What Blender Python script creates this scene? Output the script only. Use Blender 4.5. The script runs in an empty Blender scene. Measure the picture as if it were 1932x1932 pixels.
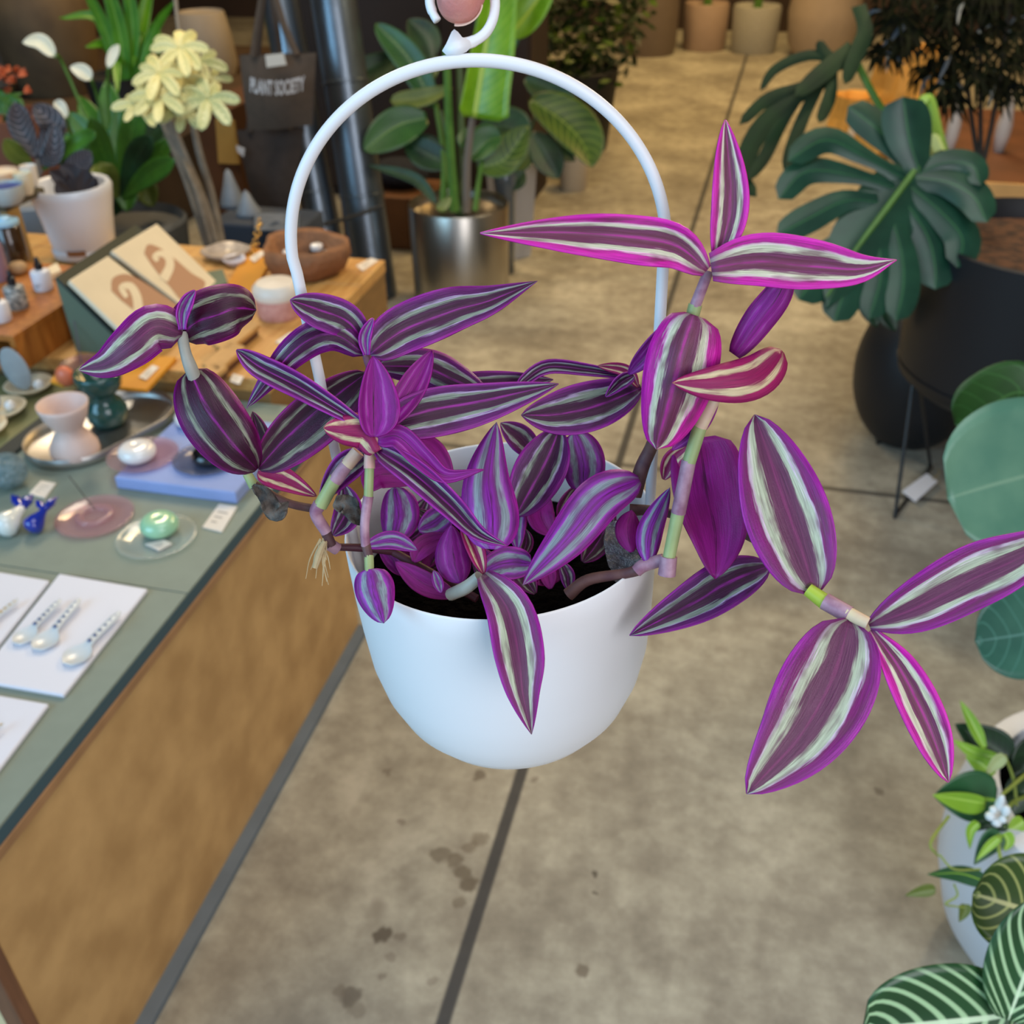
import bpy, bmesh, math, random
from mathutils import Vector, Matrix, noise
random.seed(7)
S = bpy.context.scene
COL = S.collection
# ------------------------------------------------------------------ camera geometry (grid-aligned room)
F, CX, CY, H = 1900.0, 966.0, 966.0, 1.5
def _v(x, y): return Vector((x-CX, -(y-CY), -F))
_d1 = _v(1515, -320).normalized()
_d2 = -_v(966-9326, 966-1174); _d2 = (_d2-_d1*_d1.dot(_d2)).normalized()
_up = _d2.cross(_d1)
R = Matrix((_d2, _d1, _up))
CAM = Vector((0, 0, H))
def ray(x, y): return R @ (_v(x, y)/F)
def D(x, y, d): return CAM + ray(x, y)*d
def Z(x, y, z):
    r = ray(x, y); return CAM + r*((z-H)/r.z)
def Y(x, y, yy):
    r = ray(x, y); return CAM + r*(yy/r.y)
def X(x, y, xx):
    r = ray(x, y); return CAM + r*(xx/r.x)
RT = R.transposed()
def proj(w):
    q = RT @ (Vector(w)-CAM); return CX+F*q.x/-q.z, CY-F*q.y/-q.z, -q.z
def dep(w): return proj(w)[2]
def hsolve(b, ty):
    lo, hi = b.z-.5, b.z+3
    for _ in range(50):
        m = (lo+hi)/2
        q = RT @ (Vector((b.x, b.y, m))-CAM)
        if -q.z < .05 or CY-F*q.y/-q.z < ty: hi = m
        else: lo = m
    return lo
# ------------------------------------------------------------------ materials
def lin(c): return c/12.92 if c <= .04045 else ((c+.055)/1.055)**2.4
def rgb(h):
    h = h.lstrip('#'); return tuple(lin(int(h[i:i+2], 16)/255) for i in (0, 2, 4))+(1,)
class N:
    def __init__(s, m): s.t = m.node_tree; s.n = s.t.nodes; s.l = s.t.links
    def add(s, ty, ins=None, **kw):
        n = s.n.new(ty)
        for k, v in kw.items(): setattr(n, k, v)
        for k, v in (ins or {}).items():
            if hasattr(v, 'is_linked'): s.l.new(v, n.inputs[k])
            else: n.inputs[k].default_value = v
        return n
    def math(s, op, a, b=0.0, c=None):
        d = {0: a, 1: b}
        if c is not None: d[2] = c
        return s.add('ShaderNodeMath', d, operation=op).outputs[0]
    def mix(s, f, a, b, mode='MIX'):
        n = s.n.new('ShaderNodeMix'); n.data_type = 'RGBA'; n.blend_type = mode
        for i, v in ((0, f), (6, a), (7, b)):
            if hasattr(v, 'is_linked'): s.l.new(v, n.inputs[i])
            else: n.inputs[i].default_value = v
        return n.outputs[2]
    def ramp(s, f, stops):
        n = s.n.new('ShaderNodeValToRGB'); s.l.new(f, n.inputs[0]); e = n.color_ramp.elements
        while len(e) > 1: e.remove(e[-1])
        e[0].position = stops[0][0]; e[0].color = rgb(stops[0][1])
        for p, c in stops[1:]:
            x = e.new(p); x.color = rgb(c)
        return n.outputs[0]
def base(name):
    m = bpy.data.materials.new(name); m.use_nodes = True
    k = N(m); return m, k, k.n['Principled BSDF']
MC = {}
def M(name, h, rough=.5, metal=0., var=.0, vs=12., bump=0., bs=60., spec=.5, trans=0., ior=1.45, h2=None, stretch=None, coat=0., emit=0., sss=0.):
    if name in MC: return MC[name]
    m, k, p = base(name)
    p.inputs['Roughness'].default_value = rough; p.inputs['Metallic'].default_value = metal
    p.inputs['Specular IOR Level'].default_value = spec
    p.inputs['Base Color'].default_value = rgb(h)
    if trans: p.inputs['Transmission Weight'].default_value = trans; p.inputs['IOR'].default_value = ior
    if coat: p.inputs['Coat Weight'].default_value = coat
    if var or bump:
        co = k.add('ShaderNodeTexCoord').outputs['Object']
        if stretch: co = k.add('ShaderNodeMapping', {0: co, 3: stretch}).outputs[0]
        nz = k.add('ShaderNodeTexNoise', {'Vector': co, 'Scale': vs, 'Detail': 5.0}).outputs['Fac']
        if var:
            c2 = rgb(h2) if h2 else tuple(c*(1-var) for c in rgb(h)[:3])+(1,)
            f = k.add('ShaderNodeMapRange', {0: nz, 1: .35, 2: .65}).outputs[0]
            k.l.new(k.mix(f, rgb(h), c2), p.inputs['Base Color'])
        if bump:
            nb = k.add('ShaderNodeTexNoise', {'Vector': co, 'Scale': bs, 'Detail': 4.0}).outputs['Fac']
            b = k.add('ShaderNodeBump', {'Height': nb, 'Strength': bump, 'Distance': .01}).outputs[0]
            k.l.new(b, p.inputs['Normal'])
    MC[name] = m; return m
def striped(name, stops, under=False, rough=.36, dots=True, wob=.16):
    """long leaf with lengthwise bands: colour by distance from the midrib in leaf UVs"""
    m, k, p = base(name)
    uv = k.add('ShaderNodeSeparateXYZ', {0: k.add('ShaderNodeUVMap').outputs[0]})
    u, v = uv.outputs[0], uv.outputs[1]
    rnd = k.add('ShaderNodeObjectInfo').outputs['Random']
    off = k.math('MULTIPLY', rnd, 37.0)
    def nz(su, sv, det=3.0):
        c = k.add('ShaderNodeCombineXYZ', {0: k.math('MULTIPLY', u, su), 1: k.math('MULTIPLY', v, sv), 2: off}).outputs[0]
        return k.add('ShaderNodeTexNoise', {'Vector': c, 'Scale': 1.0, 'Detail': det}).outputs['Fac']
    n1, n2, n3 = nz(6, 3.2), nz(55, 5, 4.0), nz(160, 90, 2.0)
    t = k.math('ABSOLUTE', k.math('MULTIPLY', k.math('SUBTRACT', u, .5), 2.0))
    edge = k.math('MULTIPLY', t, k.math('SUBTRACT', 1.0, t))
    t2 = k.math('ADD', t, k.math('MULTIPLY', k.math('MULTIPLY', k.math('SUBTRACT', n1, .5), wob*8), edge))
    t2 = k.math('ADD', t2, k.math('MULTIPLY', k.math('SUBTRACT', n2, .5), .26))
    col = k.ramp(t2, stops)
    br = k.add('ShaderNodeMapRange', {0: n2, 1: .3, 2: .7, 3: .72, 4: 1.25}).outputs[0]
    col = k.mix(1.0, col, k.add('ShaderNodeCombineColor', {0: br, 1: br, 2: br}).outputs[0], 'MULTIPLY')
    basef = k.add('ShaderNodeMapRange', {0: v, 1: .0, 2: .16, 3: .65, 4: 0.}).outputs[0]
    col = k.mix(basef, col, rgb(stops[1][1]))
    n4 = nz(7, 5, 2.0)
    fade = k.math('MULTIPLY', k.add('ShaderNodeMapRange', {0: n4, 1: .5, 2: .7, 3: 0., 4: .7}).outputs[0], k.add('ShaderNodeMapRange', {0: t, 1: .8, 2: .95, 3: 1., 4: 0.}).outputs[0])
    col = k.mix(fade, col, rgb(stops[2][1]))
    k.l.new(col, p.inputs['Base Color'])
    p.inputs['Roughness'].default_value = rough; p.inputs['Specular IOR Level'].default_value = .32
    if dots:
        b = k.add('ShaderNodeBump', {'Height': k.math('ADD', n2, k.math('MULTIPLY', n3, .5)), 'Strength': .25, 'Distance': .0015}).outputs[0]
        k.l.new(b, p.inputs['Normal'])
    MC[name] = m; return m
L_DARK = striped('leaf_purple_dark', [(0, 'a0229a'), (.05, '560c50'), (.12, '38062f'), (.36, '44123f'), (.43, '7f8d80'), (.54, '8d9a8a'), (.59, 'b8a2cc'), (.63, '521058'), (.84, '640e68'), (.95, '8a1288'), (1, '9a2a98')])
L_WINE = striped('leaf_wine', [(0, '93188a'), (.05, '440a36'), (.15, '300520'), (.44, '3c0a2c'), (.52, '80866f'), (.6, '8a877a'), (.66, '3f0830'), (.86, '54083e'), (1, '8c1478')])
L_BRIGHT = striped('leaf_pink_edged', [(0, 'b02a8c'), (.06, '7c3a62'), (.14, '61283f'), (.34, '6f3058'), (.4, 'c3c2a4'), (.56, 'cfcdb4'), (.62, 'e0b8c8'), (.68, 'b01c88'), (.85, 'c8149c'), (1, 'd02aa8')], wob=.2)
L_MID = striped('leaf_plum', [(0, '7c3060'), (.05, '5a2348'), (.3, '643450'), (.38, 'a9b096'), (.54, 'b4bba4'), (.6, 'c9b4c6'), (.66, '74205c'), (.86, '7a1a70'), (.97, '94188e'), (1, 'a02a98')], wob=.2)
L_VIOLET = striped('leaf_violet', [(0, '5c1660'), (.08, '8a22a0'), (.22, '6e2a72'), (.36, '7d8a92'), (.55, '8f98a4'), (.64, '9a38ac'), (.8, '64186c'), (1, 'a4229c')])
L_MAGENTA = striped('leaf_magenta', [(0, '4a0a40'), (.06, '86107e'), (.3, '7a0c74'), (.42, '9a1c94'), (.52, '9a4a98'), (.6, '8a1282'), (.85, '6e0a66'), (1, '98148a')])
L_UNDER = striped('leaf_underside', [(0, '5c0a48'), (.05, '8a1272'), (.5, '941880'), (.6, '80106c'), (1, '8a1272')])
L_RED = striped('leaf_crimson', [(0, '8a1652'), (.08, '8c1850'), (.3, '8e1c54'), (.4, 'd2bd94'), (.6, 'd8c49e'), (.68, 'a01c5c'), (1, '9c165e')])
# ------------------------------------------------------------------ mesh builder
class B:
    def __init__(s): s.v = []; s.f = []; s.m = []; s.uv = {}
    def grid(s, rows, mi=0, close=False, uvs=None, flip=False):
        o = len(s.v); n = len(rows[0])
        for i, r in enumerate(rows):
            for j, p in enumerate(r):
                if uvs: s.uv[len(s.v)] = uvs[i][j]
                s.v.append(Vector(p))
        for i in range(len(rows)-1):
            for j in range(n if close else n-1):
                a, b = o+i*n+j, o+i*n+(j+1) % n
                q = (a, b, b+n, a+n)
                s.f.append(q[::-1] if flip else q); s.m.append(mi)
        return s
    def fan(s, ring, mi=0, flip=False):
        o = len(s.v); s.v += [Vector(p) for p in ring]; q = tuple(range(o, o+len(ring)))
        s.f.append(q[::-1] if flip else q); s.m.append(mi); return s
    def lathe(s, prof, o=(0, 0, 0), n=32, mi=0, M3=None, wob=None):
        o = Vector(o); rows = []
        for r, z in prof:
            row = []
            for i in range(n):
                a = 2*math.pi*i/n; rr = max(r, 1e-5)
                if wob: rr *= 1+wob(a, z)
                p = Vector((rr*math.cos(a), rr*math.sin(a), z))
                row.append(o+(M3 @ p if M3 else p))
            rows.append(row)
        return s.grid(rows, mi, True)
    def tube(s, pts, rad, n=10, mi=0, caps=True):
        pts = [Vector(p) for p in pts]; k = len(pts)
        if not isinstance(rad, (list, tuple)): rad = [rad]*k
        rows = []; ref = None
        for i, p in enumerate(pts):
            t = (pts[min(i+1, k-1)]-pts[max(i-1, 0)]).normalized()
            if ref is None: ref = t.orthogonal()
            ref = (ref-t*t.dot(ref)).normalized(); b = t.cross(ref)
            rows.append([p+(ref*math.cos(2*math.pi*j/n)+b*math.sin(2*math.pi*j/n))*rad[i] for j in range(n)])
        s.grid(rows, mi, True)
        if caps: s.fan(rows[0], mi, True); s.fan(rows[-1], mi)
        return s
    def box(s, x0, x1, y0, y1, z0, z1, mi=0):
        c = [(x0, y0), (x1, y0), (x1, y1), (x0, y1)]
        return s.prism([Vector((a, b, z0)) for a, b in c], Vector((0, 0, z1-z0)), mi)
    def prism(s, ring, ext, mi=0):
        o = len(s.v); n = len(ring); ext = Vector(ext)
        s.v += [Vector(p) for p in ring]+[Vector(p)+ext for p in ring]
        s.f += [tuple(range(o+n-1, o-1, -1)), tuple(range(o+n, o+2*n))]; s.m += [mi, mi]
        for i in range(n):
            j = (i+1) % n; s.f.append((o+i, o+j, o+n+j, o+n+i)); s.m.append(mi)
        return s
    def ball(s, c, r, mi=0, n=20, sc=(1, 1, 1), M3=None):
        pr = [(r*math.sin(math.pi*i/12)*1.0, -r*math.cos(math.pi*i/12)) for i in range(13)]
        o = len(s.v); s.lathe(pr, (0, 0, 0), n, mi)
        for i in range(o, len(s.v)):
            p = s.v[i]; p = Vector((p.x*sc[0], p.y*sc[1], p.z*sc[2]))
            s.v[i] = Vector(c)+(M3 @ p if M3 else p)
        return s
ORG = {}
def obj(name, b, mats, parent=None, smooth=True, bevel=0., solid=0., solid_mat=0, subd=0, auto=True):
    me = bpy.data.meshes.new(name)
    org = ORG.get(parent.name, Vector()) if parent else Vector()
    if parent is None and b.v:
        cx = sum((p.x for p in b.v))/len(b.v); cy = sum((p.y for p in b.v))/len(b.v); cz = min(p.z for p in b.v)
        org = Vector((cx, cy, cz))
    me.from_pydata([tuple(p-org) for p in b.v], [], b.f)
    if not isinstance(mats, (list, tuple)): mats = [mats]
    for m in mats: me.materials.append(m)
    for i, p in enumerate(me.polygons): p.material_index = b.m[i]; p.use_smooth = smooth
    if b.uv:
        ul = me.uv_layers.new(name='UVMap')
        for lp in me.loops: ul.data[lp.index].uv = b.uv.get(lp.vertex_index, (0, 0))
    me.validate()
    bm = bmesh.new(); bm.from_mesh(me)
    if not b.uv: bmesh.ops.remove_doubles(bm, verts=bm.verts, dist=2e-6); bmesh.ops.recalc_face_normals(bm, faces=bm.faces)
    bm.to_mesh(me); bm.free()
    o = bpy.data.objects.new(name, me); COL.objects.link(o)
    if parent: o.parent = parent; ORG[o.name] = org
    else: o.location = org; ORG[o.name] = org
    if bevel:
        md = o.modifiers.new('bevel', 'BEVEL'); md.width = bevel; md.segments = 2; md.limit_method = 'ANGLE'
    if solid:
        md = o.modifiers.new('thickness', 'SOLIDIFY'); md.thickness = solid; md.material_offset = solid_mat; md.offset = -1
    if subd:
        md = o.modifiers.new('subd', 'SUBSURF'); md.levels = subd; md.render_levels = subd
    if smooth and not b.uv and auto:
        try:
            md = o.modifiers.new('es', 'EDGE_SPLIT'); md.split_angle = math.radians(40)
        except Exception: pass
    return o
def tag(o, label, cat, group=None, kind=None):
    o['label'] = label; o['category'] = cat
    if group: o['group'] = group
    if kind: o['kind'] = kind
    return o
def thing(name, loc, label, cat, group=None):
    o = bpy.data.objects.new(name, None); COL.objects.link(o); o.location = loc; o.empty_display_size = .02
    ORG[o.name] = Vector(loc); return tag(o, label, cat, group)
def struct(name, b, m, **k):
    o = obj(name, b, m, None, smooth=False, **k); o['kind'] = 'structure'; return o
# ------------------------------------------------------------------ leaves drawn along a midrib
def crom(pts, n):
    pts = [Vector(p) for p in pts]; P = [pts[0]*2-pts[1]]+pts+[pts[-1]*2-pts[-2]]; out = []
    k = len(pts)-1
    for i in range(n+1):
        x = i/n*k; s = min(int(x), k-1); t = x-s
        a, b, c, d = P[s:s+4]
        out.append(.5*((2*b)+(c-a)*t+(2*a-5*b+4*c-d)*t*t+(3*b-a-3*c+d)*t**3))
    return out
def prof(v, peak, tip=.85, bw=.14):
    b = tip; a = peak/(1-peak)*b
    mx = peak**a*(1-peak)**b
    p = (v**a*(1-v)**b)/mx if 0 < v < 1 else 0.
    if v < peak: p = p**.84
    q = bw*(1-v/.4)**2 if v < .4 else 0
    return math.sqrt(p*p+q*q)
def leafB(b, mid, wl, wr, d0, d1, bump=0., fold=.3, peak=.45, tip=.85, bw=.14, n=22, m=10, wav=0., mi=0, roll=0.):
    mids = crom([(p[0], p[1], 0) for p in mid], n)
    rows, uvs = [], []
    ph = random.random()*6
    for i in range(n+1):
        v = i/n
        t = (mids[min(i+1, n)]-mids[max(i-1, 0)]); t.normalize()
        nx, ny = t.y, -t.x
        w = prof(v, peak, tip, bw); row, uu = [], []
        d = d0+(d1-d0)*v+bump*4*v*(1-v)
        for j in range(m+1):
            s = -1+2*j/m
            W = (wl if s < 0 else wr)*w
            px = mids[i].x-nx*s*W; py = mids[i].y-ny*s*W
            hw = abs((wl+wr)/2*w/F*d)
            dd = d-fold*hw*abs(s)**1.4+roll*hw*s
            if wav: dd += wav*hw*abs(s)**2*math.sin(v*17+ph+(2 if s > 0 else 0))
            row.append(D(px, py, dd)); uu.append((s*.5+.5, v))
        rows.append(row); uvs.append(uu)
    b.grid(rows, mi, uvs=uvs, flip=False)
    return b
def leaf(parent, mat, mid, wl, wr, d0, d1, under=None, name='leaf', label=None, thick=.0006, **k):
    b = leafB(B(), mid, wl, wr, d0, d1, **k)
    # face normals toward the viewer side of the sheet
    f = b.f[len(b.f)//2]; nn = (b.v[f[1]]-b.v[f[0]]).cross(b.v[f[3]]-b.v[f[0]])
    if nn.dot(CAM-b.v[f[0]]) < 0: b.f = [q[::-1] for q in b.f]
    ms = [mat, under or mat]
    o = obj(name, b, ms, parent, solid=thick, solid_mat=1)
    if label: o['label'] = label
    return o
def tubepx(parent, name, pts, mat, n=8, b=None, label=None):
    """stem through points (px, py, depth, half width px)"""
    q = crom([(p[0], p[1], p[2]) for p in pts], (len(pts)-1)*6)
    ws = crom([(p[3], 0, 0) for p in pts], (len(pts)-1)*6)
    bb = b or B()
    bb.tube([D(p.x, p.y, p.z) for p in q], [w.x/F*p.z for w, p in zip(ws, q)], n)
    if b: return b
    o = obj(name, bb, mat, parent)
    if label: o['label'] = label
    return o
def lathe_px(b, bpx, z0, stops, n=32, mi=0, wob=None):
    """turned shape standing at picture point bpx on the plane z0; stops = (half width px, centre py)"""
    c = Z(bpx[0], bpx[1], z0)
    pr = []
    for w, py in stops:
        z = c.z if py is None else hsolve(c, py)
        pr.append((w/F*dep((c.x, c.y, z)), z-c.z))
    b.lathe(pr, c, n, mi, wob=wob); return c, pr
# ================================================================== the setting
mf, k, p = base('concrete_floor')
co = k.add('ShaderNodeTexCoord').outputs['Object']
sp = k.add('ShaderNodeSeparateXYZ', {0: co})
big = k.add('ShaderNodeTexNoise', {'Vector': co, 'Scale': 2.2, 'Detail': 8.0, 'Roughness': .62}).outputs['Fac']
fine = k.add('ShaderNodeTexNoise', {'Vector': co, 'Scale': 17.0, 'Detail': 8.0, 'Roughness': .65}).outputs['Fac']
col = k.ramp(k.math('ADD', k.math('MULTIPLY', big, .6), k.math('MULTIPLY', fine, .4)), [(.34, '736d61'), (.45, '8b8577'), (.53, '9f9a8a'), (.62, 'b5b09f')])
spk = k.add('ShaderNodeTexNoise', {'Vector': co, 'Scale': 9.0, 'Detail': 2.0}).outputs['Fac']
col = k.mix(k.add('ShaderNodeMapRange', {0: spk, 1: .66, 2: .76, 3: 0., 4: .5}).outputs[0], col, rgb('6f6558'))
dist = k.add('ShaderNodeTexNoise', {'Vector': co, 'Scale': 45.0, 'Detail': 3.0}).outputs['Color']
warp = k.add('ShaderNodeVectorMath', {0: co, 1: k.add('ShaderNodeVectorMath', {0: dist, 3: .026}, operation='SCALE').outputs[0]}, operation='ADD').outputs[0]
def stain(px, py, rx, hexc, amt):
    global col
    c = Z(px, py, 0); r = rx/F*dep(c)
    dd = k.add('ShaderNodeVectorMath', {0: warp, 1: (c.x+.013, c.y+.013, .013)}, operation='DISTANCE').outputs['Value']
    f = k.add('ShaderNodeMapRange', {0: dd, 1: r*.75, 2: r*1.12, 3: amt, 4: 0.}).outputs[0]
    col = k.mix(f, col, rgb(hexc))
for s_ in [(832, 1612, 20, '5f5546', .65), (858, 1622, 16, '5f5546', .7), (872, 1645, 18, '5c5243', .75), (885, 1670, 19, '574d3f', .8), (905, 1584, 18, '675c4c', .6), (888, 1600, 15, '675c4c', .6),
           (866, 1703, 13, '655b4c', .6), (724, 1762, 19, '4f463b', .85), (755, 1770, 12, '675d50', .6), (660, 1882, 22, '595147', .75), (640, 1868, 13, '6a6154', .6), (672, 1906, 16, '6a6154', .5),
           (1097, 1833, 15, '62584b', .75), (905, 1462, 13, '5d5346', .7), (731, 1456, 9, '6a6053', .6), (1122, 1649, 7, '4a443b', .8), (1120, 1683, 6, '4a443b', .7), (722, 1845, 10, '6c6256', .6),
           (1658, 1493, 9, '5a5248', .7), (757, 1552, 9, '70665a', .6), (735, 1805, 11, '6c6256', .5), (1010, 1473, 8, '6c6256', .6), (815, 1850, 10, '70665a', .5)]:
    stain(*s_)
ln = k.math('ABSOLUTE', k.math('ADD', k.math('SUBTRACT', sp.outputs[0], k.math('MULTIPLY', sp.outputs[1], .0112)), .3195))
lf = k.add('ShaderNodeMapRange', {0: ln, 1: .0085, 2: .0135, 3: .92, 4: 0.}).outputs[0]
col = k.mix(lf, col, rgb('303236'))
l2 = k.math('ABSOLUTE', k.math('SUBTRACT', sp.outputs[1], 2.466))
col = k.mix(k.add('ShaderNodeMapRange', {0: l2, 1: .006, 2: .014, 3: .85, 4: 0.}).outputs[0], col, rgb('3f3d3a'))
k.l.new(col, p.inputs['Base Color'])
p.inputs['Roughness'].default_value = .62; p.inputs['Specular IOR Level'].default_value = .3
k.l.new(k.add('ShaderNodeBump', {'Height': fine, 'Strength': .12, 'Distance': .01}).outputs[0], p.inputs['Normal'])
fl = B().box(-6, 4, -3, 10.2, -.1, 0)
fo = bpy.data.meshes.new('floor'); fo.from_pydata([tuple(q) for q in fl.v], [], fl.f); fo.materials.append(mf)
fo = bpy.data.objects.new('floor', fo); COL.objects.link(fo); fo['kind'] = 'structure'
brownwall = M('dark_wood_wall', '3a2a20', .8, var=.3, vs=3)
struct('wall_back', B().box(-6.1, 4.1, 10.2, 10.3, 0, 4), brownwall)
struct('wall_left', B().box(-6.1, -6, -3, 10.2, 0, 4), brownwall)
struct('wall_right', B().box(4, 4.1, -3, 10.2, 0, 4), M('plaster', 'a89a86', .9, var=.1))
struct('ceiling', B().box(-6.1, 4.1, -3, 10.3, 4, 4.1), M('ceiling_board', '8d8376', .9, var=.1))
# ------------------------------------------------------------------ display table in the foreground
TZ, TX = .56, -.762
linol = M('green_linoleum', '838e82', .55, var=.06, vs=30, spec=.3)
edgem = M('dark_teal_edge', '35525e', .5)
tan = M('tan_board', 'c6a06a', .6, var=.25, vs=11, h2='ad8856', bump=.05, bs=30)
trimw = M('brown_wood_trim', '7a5238', .55, var=.3, vs=20, stretch=(8, 8, .6))
palew = M('pale_plywood', 'd9cb9f', .6, var=.1, vs=9)
t = thing('display_table', (-1.5, 1.1, 0), 'long low display table with grey-green top and tan board side', 'table')
y0, y1 = .515, 1.625
seam = 1.036
o = obj('tabletop', B().box(-2.4, TX+.004, y0-.02, seam-.0012, TZ-.004, TZ).box(-2.4, TX+.004, seam+.0012, y1, TZ-.004, TZ), linol, t, smooth=False)
o = obj('edge_band', B().box(-2.4, TX+.0055, y0-.0215, y1+.0015, TZ-.022, TZ-.0042), edgem, t, smooth=False)
obj('side_panel', B().box(TX-.02, TX, .537, y1, .012, TZ-.0375), tan, t, smooth=False)
obj('trim_strip', B().box(TX-.02, TX+.0075, .537, y1, TZ-.0375, TZ-.0225), M('tan_trim', 'a37b54', .5, var=.2, vs=15), t, smooth=False, bevel=.0015)
obj('corner_post', B().box(TX-.024, TX+.004, .517, .537, .012, TZ-.022), trimw, t, smooth=False, bevel=.002)
obj('end_panel', B().box(-2.4, TX-.024, .519, .53, .012, TZ-.022), palew, t, smooth=False)
obj('plinth', B().box(-2.4, TX+.024, .535, y1, 0, .012), M('grey_plinth', '66727c', .7, var=.15, vs=15), t, smooth=False)
# ================================================================== hanging plant
PC = D(943, 980, .491)
U = (Vector((0, 0, 1)) - (R @ Vector((1, 0, 0)))*.05).normalized()
Xp = (R @ Vector((1, 0, 0))); Xp = (Xp-U*Xp.dot(U)).normalized(); Yp = U.cross(Xp)
MP = Matrix((Xp, Yp, U)).transposed()
def PP(x, y, z): return PC+MP @ Vector((x, y, z))
plant = thing('hanging_plant', PP(0, 0, -.136), 'trailing purple and silver striped plant in a white hanging pot held up by a fingertip', 'plant')
white = M('matte_white_plastic', 'e9eaec', .42, spec=.45)
out = [(0, -.136), (.016, -.1353), (.03, -.1325), (.043, -.1262), (.0545, -.1165), (.063, -.1045), (.069, -.089), (.0725, -.072), (.0742, -.05), (.0752, -.03), (.0756, -.012), (.0757, -.001), (.0751, 0), (.0742, -.001), (.0738, -.02), (.073, -.045), (.0705, -.07), (.061, -.098), (.04, -.118), (0, -.125)]
obj('pot', B().lathe(out, PC, 96, 0, MP), white, plant, auto=False)
soil = M('dark_potting_soil', '080505', 1.0, var=.5, vs=60, spec=.05, bump=.8, bs=120)
obj('soil', B().lathe([(0, -.03), (.03, -.031), (.06, -.033), (.0722, -.035), (.0715, -.05), (0, -.05)], PC, 40, 0, MP, wob=lambda a, z: .0), soil, plant)
# handle: round hoop that springs from inside the rim
hp = [PP(-.0722, 0, -.035), PP(-.0728, 0, .0), PP(-.0745, 0, .06), PP(-.0765, 0, .13)]
for i in range(1, 72):
    a = math.pi*(1-i/72); hp.append(PP(.0772*math.cos(a), 0, .133+.0745*math.sin(a)))
hp += [PP(.0765, 0, .13), PP(.0745, 0, .06), PP(.0728, 0, .0), PP(.0722, 0, -.035)]
hoop = obj('handle', B().tube(hp, .0025, 14), white, plant, auto=False)
TOPD = dep(PP(0, 0, .2075)); 
# hook: open ring growing from a small wedge on top of the hoop
hk = B()
ring = [(868, 84), (893, 78), (916, 62), (930, 36), (934, 5), (927, -28), (906, -52), (872, -62), (838, -53), (816, -27), (811, 3), (817, 25), (825, 39)]
hk.tube([D(q.x, q.y, TOPD) for q in crom([(x, y, 0) for x, y in ring], 60)], [.0021]*6+[.0019]*49+[.0016]*6, 10)
w0 = [D(x, y, TOPD-.0022) for x, y in [(834, 96), (842, 82), (852, 60), (857, 55), (864, 60), (872, 70), (886, 76), (890, 88), (880, 98), (866, 104), (842, 104)]]
hk.prism(w0, (D(860, 80, TOPD+.0022)-D(860, 80, TOPD-.0022)))
obj('hook', hk, white, hoop, auto=False)
G = M('stem_green', 'a3b277', .5, var=.2, vs=60); GP = M('stem_pink', 'b58f9e', .5, var=.35, vs=120, h2='8a5a72'); GB = M('stem_brown', '6b4a44', .6, var=.35, vs=90, h2='4a2a34')
GD = M('stem_wine', '4a1c2c', .55, var=.3, vs=80); GC = M('stem_cream', 'd9c8a0', .5, var=.2, vs=60, h2='c99a94'); GG = M('stem_grey', 'a9a79b', .5, var=.2, vs=70); GY = M('stem_lime', 'a9bd3a', .5)
st = lambda pts, m, n=10: tubepx(plant, 'stem', pts, m, n)
lf = lambda mat, mid, wl, wr, d0, d1, **k: leaf(plant, mat, mid, wl, wr, d0, d1, under=k.pop('under', L_UNDER), **k)
# --- left shoot
st([(343, 628, .447, 11), (350, 665, .447, 11), (364, 704, .45, 13), (400, 790, .462, 9), (472, 893, .466, 8)], GG)
st([(466, 893, .462, 9), (480, 918, .463, 10)], G)
st([(480, 915, .463, 9), (540, 948, .463, 8), (604, 962, .46, 8)], GB)
lf(L_MID, [(344, 630), (293, 616), (246, 652), (200, 685), (148, 698)], 48, 44, .444, .452, peak=.33, tip=.8, fold=-.5, bump=-.012)
lf(L_WINE, [(343, 634), (368, 610), (415, 592), (450, 582), (484, 585)], 56, 52, .449, .452, peak=.45, tip=.55, bw=.3, fold=-.4, bump=-.01)
lf(L_VIOLET, [(343, 622), (342, 592), (352, 566), (368, 548)], 9, 15, .44, .438, peak=.5, bw=.5, fold=1.0)
lf(L_WINE, [(485, 886), (440, 838), (392, 772), (358, 696)], 62, 60, .458, .452, peak=.58, tip=.45, bw=.12, fold=-.35, bump=-.012)
lf(L_WINE, [(487, 884), (548, 818), (620, 757), (692, 703)], 42, 62, .459, .45, peak=.5, tip=.6, fold=.35)
lf(L_RED, [(486, 890), (535, 905), (597, 936)], 24, 22, .46, .462, peak=.35, fold=.4)
lf(L_WINE, [(488, 872), (490, 830), (476, 776)], 16, 20, .468, .47, peak=.5, fold=.3)
# --- upper middle shoot
st([(690, 668, .436, 8), (704, 720, .442, 8), (712, 800, .45, 8)], GP)
lf(L_DARK, [(690, 648), (655, 606), (600, 584), (548, 566)], 36, 34, .432, .415, peak=.5, tip=.7, fold=.3)
lf(L_DARK, [(688, 668), (640, 634), (598, 634), (552, 664), (510, 712), (465, 770)], 34, 32, .43, .44, peak=.4, tip=.8, fold=-.6, bump=-.012, wav=.12)
lf(L_DARK, [(698, 668), (760, 624), (850, 588), (930, 565), (1014, 530)], 50, 44, .43, .446, peak=.34, tip=1.05, fold=.3, wav=.12)
lf(L_VIOLET, [(692, 670), (690, 636), (704, 600)], 12, 9, .427, .425, peak=.5, bw=.5, fold=1.0)
lf(L_DARK, [(712, 690), (800, 694), (868, 722), (930, 748)], 38, 36, .45, .455, peak=.42, tip=.9, fold=-.4)
lf(L_DARK, [(704, 816), (640, 775), (560, 728), (490, 692), (446, 660)], 22, 24, .425, .43, peak=.62, tip=.75, bw=.5, fold=.9)
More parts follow.
